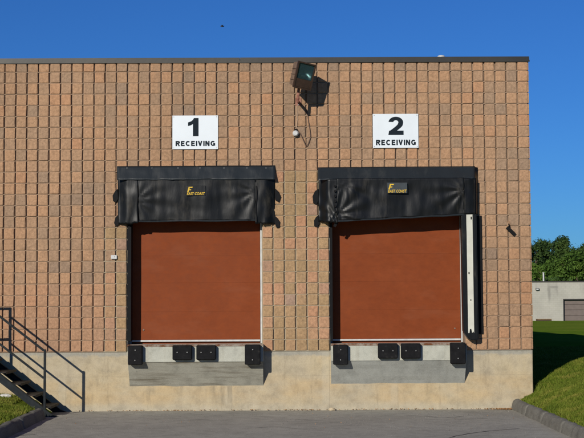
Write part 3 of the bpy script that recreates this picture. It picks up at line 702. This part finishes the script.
for k in range(13): sp.append(s2.lerp(s1, k/12)+Vector((.003*noise.noise(Vector((k*1.3, 5, 0))), 0, 0)))
MB().prism(sp, (0, .012, 0)).build('guide_stripe', STRIPE, pad)
for (px, py, hh) in ((471.2, 218, .05), (469.0, 273, .035), (470.8, 300, .02)):
    c = U(px, py, YP-.007); MB().cbox((c.x-.010, c.y-.003, c.z-hh/2), (c.x+.010, c.y+.004, c.z+hh/2), .002).build('tear', BLK, pad)
# boards left between pad and wall
MB().box((41*P+.03, -.06, U(465, 334).z), (42.6*P, -.014, U(465, 216).z)).build('pad_backing', BLK, sh2)

# ------------------------------------------------------------------ signs
def numeral(ch):                                            # vertices in a unit box and faces
    if ch == '1':
        return [(.30, 0), (.62, 0), (.62, 1), (.30, .67), (.36, 1), (.30, .90), (.20, .82), (.02, .76), (.02, .56), (.18, .60)], [(0, 1, 2, 3), (3, 2, 4), (3, 4, 5), (3, 5, 6, 9), (9, 6, 7, 8)]
    A = lambda cx, cy, rx, ry, a: (cx+rx*math.cos(math.radians(a)), cy+ry*math.sin(math.radians(a)))
    outer = [A(.40, .69, .385, .31, 175-k*10) for k in range(20)]; inner = [A(.395, .685, .135, .125, 168-k*9.2) for k in range(20)]
    outer += [(.74, .50), (.66, .41), (.555, .32), (.45, .2352)]; inner += [(.49, .575), (.40, .48), (.26, .365), (.09, .2352)]
    n = len(outer); V = outer+inner; F = [(k, k+1, n+k+1, n+k) for k in range(n-1)]
    o = len(V); V += [(0, 0), (.80, 0), (.80, .235), (.04, .235), (.02, .11)]; F.append((o, o+1, o+2, o+3, o+4)); return V, F
def grotesque(word, h, width, wgt=.245):                      # heavy sans capitals from strokes, unit height
    arc = lambda cx, cy, rx, ry, a0, a1, n=14: [(cx+rx*math.cos(math.radians(a0+(a1-a0)*k/n)), cy+ry*math.sin(math.radians(a0+(a1-a0)*k/n))) for k in range(n+1)]
    t = wgt; e = t/2
    G_ = {'R': (.80, [[(e, 0), (e, 1)], [(e, 1-e)]+arc(.46, .725, .24, .275-e, 90, -90)+[(e, .45+e*.1)], [(.42, .45), (.70, 0)]]),
          'E': (.70, [[(e, 0), (e, 1)], [(e, 1-e), (.68, 1-e)], [(e, .51), (.63, .51)], [(e, e), (.70, e)]]),
          'C': (.84, [arc(.44, .5, .44-e, .5-e, 42, 318, 22)]),
          'I': (.20, [[(e, 0), (e, 1)]]),
          'V': (.80, [[(e*.9, 1), (.40, .03)], [(.40, .03), (.80-e*.9, 1)]]),
          'N': (.78, [[(e, 0), (e, 1)], [(e*1.1, .98), (.78-e*1.1, .02)], [(.78-e, 0), (.78-e, 1)]]),
          'G': (.88, [arc(.44, .5, .44-e, .5-e, 42, 335, 22)+[(.86-e, .1)], [(.50, .44), (.86, .44)], [(.86-e, .50), (.86-e, .06)]])}
    m = MB(); x = 0; i = 0
    for ch in word:
        w_, strokes = G_[ch]
        for st_ in strokes:
            i += 1; n = len(st_); o = len(m.v)
            for k, p in enumerate(st_):
                a, b = Vector(st_[max(k-1, 0)]), Vector(st_[min(k+1, n-1)]); d = (b-a).normalized(); nn = Vector((-d.y, d.x))*e
                m.v += [Vector((x+p[0]+nn.x, p[1]+nn.y, i*.0006)), Vector((x+p[0]-nn.x, p[1]-nn.y, i*.0006))]
            m.f += [(o+2*k, o+2*k+1, o+2*k+3, o+2*k+2) for k in range(n-1)]
        x += w_+.19
    x -= .19; me = bpy.data.meshes.new('lettering'); me.from_pydata([((v.x/x-.5)*width, v.y*h, v.z*h) for v in m.v], [], m.f); me.update(); return me
def sign(ch, px0, px1, py0, py1, dg, tx_, label):
    y = -.062; a, b = U(px0, py1, y), U(px1, py0, y)
    t = thing('sign', ((a.x+b.x)/2, -.03, a.z), label, 'sign', 'receiving dock signs')
    pn = MB().cbox((a.x, y, a.z), (b.x, y+.012, b.z), .002).build('sign_panel', SIGNW, t)
    d0, d1 = U(dg[0], dg[3], y), U(dg[1], dg[2], y)
    nv, nf = numeral(ch); mx = max(p[0] for p in nv); g_ = MB()
    g_.add([(d0.x+u/mx*(d1.x-d0.x), y-.003, d0.z+v*(d1.z-d0.z)) for u, v in nv], nf)
    g_.build('numeral', SIGNB, t)
    l0, l1 = U(tx_[0], tx_[3], y), U(tx_[1], tx_[2], y); me = grotesque('RECEIVING', l1.z-l0.z, l1.x-l0.x); me.materials.append(SIGNB)
    o = link('lettering', me, t, ((l0.x+l1.x)/2, y-.003, l0.z)); o.rotation_euler = (math.pi/2, 0, 0)
    for sx in (a.x+.025, b.x-.025):
        for sz in (a.z+.025, b.z-.025): MB().tube([(sx, y+.004, sz), (sx, y-.004, sz)], .007, 8).build('screw', SCREW, t)
    for sx in (a.x+.08, b.x-.08): MB().box((sx-.02, y+.012, a.z+.05), (sx+.02, -.012, b.z-.05)).build('mounting_batten', BLK, t)
sign('1', 172.4, 218.0, 115.4, 149.3, (187.7, 198.5, 118.0, 136.2), (175.6, 215.2, 140.8, 146.1), 'white RECEIVING sign with numeral one over the left dock')
sign('2', 373.0, 418.2, 113.8, 148.0, (388.3, 403.4, 116.7, 135.0), (376.0, 415.8, 139.6, 145.2), 'white RECEIVING sign with numeral two over the right dock')

# ------------------------------------------------------------------ floodlight with its wiring
yl = -.48; lc = U(301.6, 75.6, yl)
fl = thing('floodlight', U(298, 101, -.03), 'bronze box floodlight on a rusty arm below the roof edge', 'floodlight')
Rl = Matrix.Rotation(math.radians(24), 3, 'Z') @ Matrix.Rotation(math.radians(8.5), 3, 'Y') @ Matrix.Rotation(math.radians(12), 3, 'X')
W_, H_, D_ = .165, .225, .12
def lp(x, y, z): return lc+Rl@Vector((x, y, z))
hb = MB()                                                   # housing: tapers to the back, open at the front
hb.add([lp(-W_, -D_, -H_), lp(W_, -D_, -H_), lp(W_, -D_, H_), lp(-W_, -D_, H_), lp(-W_*.92, D_, -H_*.80), lp(W_*.92, D_, -H_*.80), lp(W_*.92, D_, H_*.92), lp(-W_*.92, D_, H_*.92)],
       [(0, 4, 5, 1), (1, 5, 6, 2), (2, 6, 7, 3), (3, 7, 4, 0), (4, 7, 6, 5)])
ho = hb.build('housing', LAMPM, fl); md = ho.modifiers.new('thickness', 'SOLIDIFY'); md.thickness = .008
rim = MB()
for a, b in (((-W_-.012, -H_-.012), (W_+.012, -H_+.012)), ((-W_-.012, H_-.012), (W_+.012, H_+.012)), ((-W_-.012, -H_+.012), (-W_+.014, H_-.012)), ((W_-.014, -H_+.012), (W_+.012, H_-.012))):
    m = MB().box((a[0], -D_-.03, a[1]), (b[0], -D_+.012, b[1])); rim.add([lc+Rl@v for v in m.v], m.f)
rim.build('door_frame', LAMPD, fl)
m = MB().cbox((-W_+.012, -D_-.022, -H_+.012), (W_-.014, -D_-.004, -H_*.28), .004); pn = MB(); pn.add([lc+Rl@v for v in m.v], m.f); pn.build('ballast_cover', LAMPD, fl)
m = MB().box((-W_+.014, -D_-.008, -H_*.27), (W_-.014, -D_-.003, H_-.013)); pn = MB(); pn.add([lc+Rl@v for v in m.v], m.f); pn.build('lamp_glass', GLASS, fl)
rg = [[lp((-W_+.02)+(2*W_-.04)*i/10, -D_+.02+.10*math.sin(math.pi*i/10)*math.sin(math.pi*min(1, (j+.6)/6.6)), -H_*.25+(H_*1.2)*j/6) for i in range(11)] for j in range(7)]
sheet(rg, 'reflector', REFL, fl)
c0 = lp(-.03, -.02, -.02); MB().tube([lp(-.06, -.05, -.01), lp(.05, -.05, -.01)], .028, 10).build('bulb', WHITEP, fl)
e1 = U(297.6, 101.0, -.46); e0 = U(298.4, 102.0, -.04); kn = lp(0, .01, -H_*.92)
MB().tube([e0, e0.lerp(e1, .5), e1, e1+Vector((.003, 0, .03)), e1.lerp(kn, .6), kn], [.026, .026, .028, .028, .026, .024], 10).build('arm', PINK, fl)
MB().cbox((kn.x-.07, kn.y-.035, kn.z-.02), (kn.x+.075, kn.y+.035, kn.z+.012), .006).build('knuckle', LAMPM, fl)
MB().cbox((e0.x-.055, -.05, e0.z-.075), (e0.x+.055, -.026, e0.z+.075), .006).build('wall_plate', PINK, fl)
for s in (-1, 1): MB().tube([(e0.x, -.045, e0.z+s*.052), (e0.x, -.06, e0.z+s*.052)], .012, 6).build('bolt', SCREW, fl)
for zz in (-.10, .0, .10): MB().bar(lp(-W_*1.0-.006, -D_*.7, zz), lp(-W_*.98-.004, D_*.85, zz*.95), .010, .012).build('cooling_fin', LAMPM, fl)

pc = U(295.6, 133.4, -.09)
ph = thing('photocell', (pc.x, -.03, pc.z), 'small round white photocell on a conduit below the floodlight', 'photocell')
MB().tube([(pc.x, -.03, pc.z), (pc.x, -.07, pc.z)], .05, 14).build('backing_box', BLK, ph)
MB().tube([(pc.x, -.07, pc.z), (pc.x, -.10, pc.z), (pc.x, -.125, pc.z)], [.052, .055, .035], 14).build('lens_cap', WHITEP, ph, smooth=False)
MB().cbox((pc.x-.012, -.09, pc.z+.045), (pc.x+.03, -.03, pc.z+.085), .004).build('conduit_fitting', BLK, ph)
cb = U(297.2, 105.5, -.045); MB().tube([(cb.x, -.045, cb.z), (cb.x, -.042, (cb.z+pc.z)/2), (pc.x+.01, -.045, pc.z+.07)], .011, 8).build('conduit', simple('tan_conduit', (.36, .24, .15), .6), ph)
wp = [U(px, py, -d) for px, py, d in ((297, 129, .06), (300, 133.5, .07), (302.6, 138.6, .07), (304.6, 143.2, .065), (306.3, 146, .06), (308.2, 143.6, .06), (310.0, 138.5, .06), (310.3, 134, .06), (309.4, 127, .06), (308.2, 120, .055), (307.2, 112, .05), (304, 106.5, .05), (300, 103.5, .05))]
sm_ = []
for i in range(len(wp)-1):
    p0, p1, p2, p3 = wp[max(i-1, 0)], wp[i], wp[i+1], wp[min(i+2, len(wp)-1)]
    for k in range(4):
        t = k/4; sm_.append(.5*((2*p1)+(p2-p0)*t+(2*p0-5*p1+4*p2-p3)*t*t+(3*p1-p0-3*p2+p3)*t**3))
sm_.append(wp[-1]); o = MB().tube(sm_, .0065, 6).build('cable', WIRE, None, wp[4]); tag(o, 'loose brown wire looping down beside the small photocell', 'cable')

# ------------------------------------------------------------------ small wall fittings
q = U(114.0, 257.3, -.06); t = thing('junction_box', (q.x, -.03, q.z-.04), 'tiny white box on the blocks left of door one', 'junction box')
MB().cbox((q.x-.055, -.075, q.z-.032), (q.x+.055, -.024, q.z+.04), .006).build('cover', WHITEP, t); MB().tube([(q.x+.015, -.07, q.z+.008), (q.x+.015, -.08, q.z+.008)], .008, 6).build('screw', BLK, t)
q = U(508.6, 224.0, -.03); t = thing('wall_hook', (q.x, -.03, q.z), 'black iron hook bracket on the blocks near the right corner', 'hook')
MB().cbox((q.x-.03, -.04, q.z-.05), (q.x+.03, -.026, q.z+.05), .004).build('wall_plate', rust_mat('block_coloured_plate', (.3, .19, .11, 1), (.16, .08, .04, 1)), t)
MB().tube([(q.x, -.03, q.z), (q.x+.0, -.06, q.z-.01), (q.x+.0, -.085, q.z-.04), (q.x+.005, -.07, q.z-.075)], .011, 8).build('hook_arm', BLK, t)
MB().bar(U(507.0, 227.2, -.07), U(514.6, 234.6, -.07), .03, .062).build('dark_bar', BLK, t)  # dark bar set diagonally below the hook
q = U(441.2, 57.6, .15); t = thing('roof_cap', (q.x, .15, ZT+.085), 'small white domed cap poking above the roof edge', 'roof cap')
MB().tube([(q.x, .15, ZT+.085), (q.x, .15, ZT+.115)], .06, 14).build('collar', BLK, t); MB().sphere((q.x, .15, ZT+.118), .075, 14, (1, 1, .5)).build('dome', WHITEP, t, smooth=True)
MB().cbox((q.x+.08, .12, ZT+.085), (q.x+.16, .18, ZT+.115), .006).build('clamp', BLK, t)

# ------------------------------------------------------------------ steel stairs
YN, YF = -1.02, -.13                                        # near and far stringer
st = thing('steel_stairs', (U(45, 400, YN).x, (YN+YF)/2, 0), 'dark steel stairs with open treads and pipe handrail against the wall', 'stairs')
foot = U(44.6, 407.0, YN); slope = .772
n0 = U(0, 377.8, YN); xb = n0.x+(n0.z-.06)/slope            # where the near stringer meets the ground
run = .2565; rise = run*slope
def sz(x): return n0.z-slope*(x-n0.x)                       # stringer centre line height
LX = xb-1.62; LZ = sz(LX)+.09                               # landing edge
for yy in (YN, YF):
    m = MB(); h = .108/math.cos(math.atan(slope))/2; th = .045
    m.prism([(LX-.02, yy-th/2, sz(LX)-h), (xb-.02, yy-th/2, .0), (xb+.22, yy-th/2, .0), (xb+.10, yy-th/2, .02+h*.4), (LX-.02, yy-th/2, sz(LX)+h)], (0, th, 0)); so = m.build('stringer', RAILM, st)
    fl_ = MB()                                              # channel flanges
    for s in (-1, 1): fl_.bar((LX, yy+.03 if yy == YN else yy-.03, sz(LX)+s*(h-.006)), (xb-.03, yy+.03 if yy == YN else yy-.03, sz(xb-.03)+s*(h-.006)), .06, .010)
    fl_.build('flange', RAILM, so)
tx0 = U(49.0, 404.6, YN).x; tz0 = U(49.0, 406.2, YN+.1).z
k = 0
while tx0-run*k > LX-.05:
    x = tx0-run*k; z = tz0+rise*k
    tr = MB().cbox((x-.235, YN+.025, z-.022), (x+.02, YF-.025, z), .003).build('tread', TREADM, st)
    MB().box((x+.0205, YN+.03, z-.04), (x+.026, YF-.03, z+.002)).build('nosing', TREADM, tr); k += 1
lm = MB(); lm.cbox((LX-1.7, YN, LZ-.04), (LX, YF+.1, LZ), .004); la = lm.build('landing', TREADM, st)
MB().box((LX-1.7, YN-.02, LZ-.16), (LX+.01, YN+.02, LZ-.041)).build('edge_channel', RAILM, la)
for xx in (LX-.08, LX-1.6):
    for yy in (YN+.03, YF-.03): MB().cbox((xx-.04, yy-.04, gz(xx, yy)-.03), (xx+.04, yy+.04, LZ-.042), .004).build('support_post', RAILM, st)
RT = U(45, 350, YN); PT = .040
pxs = [RT.x, RT.x-1.305]; rz = RT.z; mz = U(45, 378, YN).z
MB().cbox((pxs[0]-PT/2, YN-PT/2, .04), (pxs[0]+PT/2, YN+PT/2, rz+.012), .004).build('rail_post', RAILM, st)
ltop = rz+1.305*slope+.12
MB().cbox((pxs[1]-PT/2, YN-PT/2, sz(pxs[1])), (pxs[1]+PT/2, YN+PT/2, ltop+.02), .004).build('rail_post', RAILM, st)
MB().cbox((LX-1.62, YN-PT/2, LZ), (LX-1.62+PT, YN+PT/2, ltop+.02), .004).build('rail_post', RAILM, st)
MB().bar((pxs[0]-PT/2, YN, rz-.008), (pxs[1]+PT/2, YN, rz-.008+(1.305-PT)*slope), PT*.9).build('handrail', RAILM, st)
MB().bar((pxs[0]-PT/2, YN, mz), (pxs[1]+PT/2, YN, mz+(1.305-PT)*slope), PT*.85).build('mid_rail', RAILM, st)
MB().bar((pxs[1]-PT/2, YN, ltop), (LX-1.6, YN, ltop), PT*.9).build('handrail', RAILM, st)
MB().bar((pxs[1]-PT/2, YN, ltop-.55), (LX-1.6, YN, ltop-.55), PT*.85).build('mid_rail', RAILM, st)

# ------------------------------------------------------------------ litter along the wall foot
lt = MB(); rl = random.Random(11)
def leaf(x, y, s):
    a = rl.uniform(0, 6.28); c_, s_ = math.cos(a)*s, math.sin(a)*s; z = pz(x, y)+.006
    lt.add([(x-c_, y-s_, z), (x+s_*.45, y-c_*.45, z+rl.uniform(.004, .025)), (x+c_, y+s_, z+rl.uniform(0, .02)), (x-s_*.45, y+c_*.45, z+rl.uniform(.0, .02))], [(0, 1, 2, 3)])
for i in range(520):
    x = rl.uniform(1.25, KR-.05); den = .5+.8*noise.noise(Vector((x*1.4, 2, 0)))+.9*math.exp(-((x-8.95)/.25)**2)
    if rl.random() < den: leaf(x, -.012-abs(rl.gauss(0, .045)), rl.uniform(.008, .024))
for i in range(160): leaf(KR-.02-abs(rl.gauss(0, .18)), -.02-abs(rl.gauss(0, .10)), rl.uniform(.010, .028))
for i in range(40): leaf(rl.uniform(1.3, 9), rl.uniform(-3.5, -.1), rl.uniform(.006, .014))
o = lt.build('leaf_litter', DRY); tag(o, 'dry brown leaf litter along the foot of the wall', 'leaves'); o['kind'] = 'stuff'
def rock(name, c, r, sq, mat, label, cat):
    m = MB(); m.sphere((0, 0, 0), 1, 9); m.v = [Vector((v.x*r*sq[0], v.y*r*sq[1], v.z*r*sq[2]))*(1+.25*noise.noise(v*1.7+Vector(c))) for v in m.v]
    m.v = [v+Vector(c) for v in m.v]; tag(m.build(name, mat, None, c), label, cat)
gv = MB(); rg_ = random.Random(23)
for i in range(3600):
    x = rg_.uniform(KL+.03, KR-.03); y = -abs(rg_.triangular(0, 6.0, .6)); a = rg_.uniform(.0022, .0055)*(1.6 if rg_.random() < .06 else 1); z = pz(x, y)+a*.3
    gv.add([(x-a, y, z), (x, y-a, z), (x+a*.8, y, z), (x, y+a, z), (x+a*.2, y, z+a*.9), (x, y, z-a)], [(0, 1, 4), (1, 2, 4), (2, 3, 4), (3, 0, 4), (1, 0, 5), (2, 1, 5), (3, 2, 5), (0, 3, 5)])
GRIT = NB('loose_grit'); GRIT = GRIT.fin(GRIT.ramp(GRIT.noise(37, 2, .5), [(.35, (.05, .047, .042)), (.5, (.22, .20, .17)), (.66, (.36, .335, .29))]), .9)
o = gv.build('grit', GRIT); tag(o, 'loose grit scattered over the asphalt', 'grit'); o['kind'] = 'stuff'
q = G(331.6, 410.0); rock('stone', (q.x, min(q.y, -.10), .022), .05, (1.25, .9, .65), STONE, 'brown stone lying at the wall foot below door two', 'stone')
q = U(5.5, 396.5, -.55); rock('pale_rock', (q.x, -.55, gz(q.x, -.55)+.03), .085, (1.5, .8, .5), WSTONE, 'pale rock in the grass beneath the stairs', 'rock')

# ------------------------------------------------------------------ far building
YFB = 102.0
fb = thing('far_building', (U(560, 320, YFB).x, YFB, -.2), 'low pale block building with a brown door beyond the lawn', 'building')
zr = U(560, 282.2, YFB).z; fx0, fx1 = -24.0, 90.0; dx0 = U(563.2, 310, YFB).x; dz1 = U(563, 298.9, YFB).z; dx1 = dx0+3.6; gzf = -.35
m = MB(); m.box((fx0, YFB, gzf), (dx0, YFB+.4, zr)); m.box((dx1, YFB, gzf), (fx1, YFB+.4, zr)); m.box((dx0, YFB, dz1), (dx1, YFB+.4, zr))
m.box((fx0, YFB+.402, gzf), (fx1, YFB+18, zr-.1)); m.build('wall', FARW, fb)
MB().box((fx0-.05, YFB-.06, zr), (fx1+.05, YFB+.44, zr+.11)).build('roof_edge', FARF, fb)
dr = MB().box((dx0, YFB+.34, gzf), (dx1, YFB+.38, dz1)).build('garage_door', FARD, fb)
for k in range(4):
    z0 = -.22+(dz1+.22)*k/4; MB().cbox((dx0+.09, YFB+.27, z0+.012), (dx1-.09, YFB+.335, z0+(dz1+.22)/4-.012), .015).build('panel', FARD, dr)
MB().box((dx0, YFB-.02, gzf), (dx0+.085, YFB+.33, dz1)).box((dx1-.085, YFB-.02, gzf), (dx1, YFB+.33, dz1)).box((dx0+.086, YFB-.02, dz1-.09), (dx1-.086, YFB+.33, dz1)).build('frame', FARF, dr)
q = U(543.6, 282, YFB+1); t = thing('vent_pipe', (q.x, YFB+1, zr-.1), 'thin white vent pipe on the far building roof', 'vent pipe')
zt_ = U(543.6, 273, YFB+1).z; MB().tube([(q.x, YFB+1, zr-.1), (q.x, YFB+1, zt_)], .075, 10).build('pipe', WHITEP, t); MB().tube([(q.x, YFB+1, zt_), (q.x, YFB+1, zt_+.06)], .11, 10).build('cap', WHITEP, t)
q = U(537.2, 289.3, YFB); t = thing('wall_lamp', (q.x, YFB, q.z), 'small grey lamp on the far building wall', 'lamp')
MB().cbox((q.x-.18, YFB-.22, q.z-.10), (q.x+.16, YFB-.001, q.z+.13), .03).build('housing', simple('lamp_grey', (.12, .12, .11), .6), t); MB().cbox((q.x-.12, YFB-.235, q.z-.06), (q.x+.10, YFB-.20, q.z+.05), .01).build('lens', WHITEP, t)
p0, p1 = U(537.4, 320, YFB-1.2), U(551.4, 318.7, YFB-1.2); gzp = gz(p0.x, YFB-1.2)
t = thing('pallet', ((p0.x+p1.x)/2, YFB-1.0, gzp), 'flat wooden pallet stack at the foot of the far building', 'pallet')
for k in range(4): MB().box((p0.x+.37*k, YFB-1.3, gzp+.16), (p0.x+.37*k+.32, YFB-.5, gzp+.20)).build('deck_board', WOOD, t)
for k in range(3): MB().box((p0.x, YFB-1.3+.36*k, gzp-.02), (p1.x, YFB-1.3+.36*k+.09, gzp+.159)).build('runner', WOODD, t)

# ------------------------------------------------------------------ trees beyond the far building
def tree(px, top, dist, rad, mat, kind, label, seed, n_cl=85, leaf_n=95):
    y = dist-23; p = U(px, top, y); zt = p.z; zg = -.3; H = zt-zg; r = random.Random(seed)
    t = thing('tree', (p.x, y, zg), label, 'tree', 'trees beyond the far building')
    m = MB(); m.tube([(p.x, y, zg), (p.x+.1, y, zg+H*.3), (p.x-.05, y+.1, zg+H*.6), (p.x, y, zg+H*.9)], [.26, .2, .13, .04], 8)
    cl = []
    for i in range(n_cl):
        u = r.random(); hh = .16+.84*u**.8; 
        if kind == 'cone': R = rad*(1.05-hh)**.75*1.15
        else: R = rad*math.sqrt(max(.02, 1-((hh-.55)/.50)**2))
        a = r.uniform(0, 6.283); q = R*math.sqrt(r.uniform(.12, 1))
        cl.append(Vector((p.x+q*math.cos(a), y+q*math.sin(a), zg+hh*H*.97)))
    for c in cl[::5]: m.tube([(p.x, y, max(zg+.4, c.z-H*.18)), (c+Vector((p.x, y, c.z-H*.1)))/2, c], [.08, .05, .02], 5)
    m.build('trunk', BARK, t)
    V = []
    for c in cl:
        s = rad*r.uniform(.16, .30)
        for k in range(leaf_n):
            d = Vector((r.gauss(0, 1), r.gauss(0, 1), r.gauss(0, .75))); d = d.normalized()*s*r.uniform(.35, 1.1)
            pos = c+d; n = (d.normalized()+Vector((r.uniform(-.8, .8), r.uniform(-.8, .8), r.uniform(-.2, 1)))).normalized(); a = n.orthogonal().normalized(); b = n.cross(a); L = r.uniform(.09, .2)
            an = r.uniform(0, 6.28); a, b = a*math.cos(an)+b*math.sin(an), b*math.cos(an)-a*math.sin(an)
            V += [pos-a*L, pos+b*L*.55, pos+a*L, pos-b*L*.55]
    A = np.array([tuple(v-Vector((p.x, y, zg))) for v in V], dtype=np.float32); n = len(A)//4
    me = bpy.data.meshes.new('crown'); me.from_pydata(A.tolist(), [], [(4*i, 4*i+1, 4*i+2, 4*i+3) for i in range(n)]); me.update(); me.materials.append(mat)
    link('crown', me, t, (p.x, y, zg))
TREES = [
    (521, 247, 168, 3.2, LEAFD, 'round', 'dark tree whose edge shows just right of the block wall'),
    (536, 244.5, 166, 2.6, LEAFD, 'round', 'dark broad tree behind the white vent pipe'),
    (549, 239.5, 170, 2.9, LEAFD, 'round', 'tall dark tree with a loose two-lobed top'),
    (563, 236.5, 172, 2.7, LEAFD, 'cone', 'tallest pointed dark tree of the row'),
    (577, 246.5, 168, 3.0, LEAFD, 'round', 'dark tree right of the tallest pointed one'),
    (590, 244.0, 170, 3.0, LEAFD, 'round', 'dark tree at the right picture edge'),
    (530, 262.5, 153, 2.3, LEAFL, 'round', 'low bright green tree next to the block wall corner'),
    (545, 264.5, 151, 2.2, LEAFL, 'round', 'low bright green tree right behind the white vent pipe'),
    (557, 260.5, 152, 2.1, LEAFL, 'round', 'small mid green tree left of the big bright one'),
    (570, 252.5, 151, 2.9, LEAFL, 'round', 'bright green rounded tree in front of the dark ones'),
    (587, 256.0, 150, 2.7, LEAFL, 'round', 'bright green tree cut by the right picture edge'),
]
for i, a in enumerate(TREES): tree(*a, seed=100+i)
# a continuous dark understorey so no bare horizon shows between the trunks
hv = []; rh = random.Random(77)
for i in range(46000):
    x = rh.uniform(-40, 100); yy = rh.uniform(120, 138); zc = rh.uniform(-.3, 4.2+.9*noise.noise(Vector((x*.4, 0, 0)))+3.4*max(sm(27, 20, x), sm(43, 50, x))*(1+.5*noise.noise(Vector((x*.25, 3, 0)))))
    pos = Vector((x, yy, zc)); n = Vector((rh.uniform(-1, 1), rh.uniform(-1.2, .4), rh.uniform(-.2, 1))).normalized(); a = n.orthogonal().normalized(); b = n.cross(a); L = rh.uniform(.14, .28)
    hv += [tuple(pos-a*L), tuple(pos+b*L*.6), tuple(pos+a*L), tuple(pos-b*L*.6)]
me = bpy.data.meshes.new('undergrowth'); me.from_pydata(hv, [], [(4*i, 4*i+1, 4*i+2, 4*i+3) for i in range(len(hv)//4)]); me.update(); me.materials.append(LEAFD)
o = link('undergrowth', me, None, (0, 0, 0)); tag(o, 'dense dark undergrowth between the trees beyond the far building', 'undergrowth'); o['kind'] = 'stuff'

# ------------------------------------------------------------------ bird
q = U(222.3, 26.2, 140); t = thing('bird', q, 'tiny dark bird gliding in the blue sky', 'bird')
MB().sphere(q, .09, 8, (3.0, 1, 1)).build('body', BIRDM, t, smooth=True)
for s in (-1, 1): MB().prism([q+Vector((-.05, 0, 0)), q+Vector((.10, s*.25, .07)), q+Vector((.02, s*.48, .05)), q+Vector((-.12, s*.25, .06))], (0, 0, .015)).build('wing', BIRDM, t)
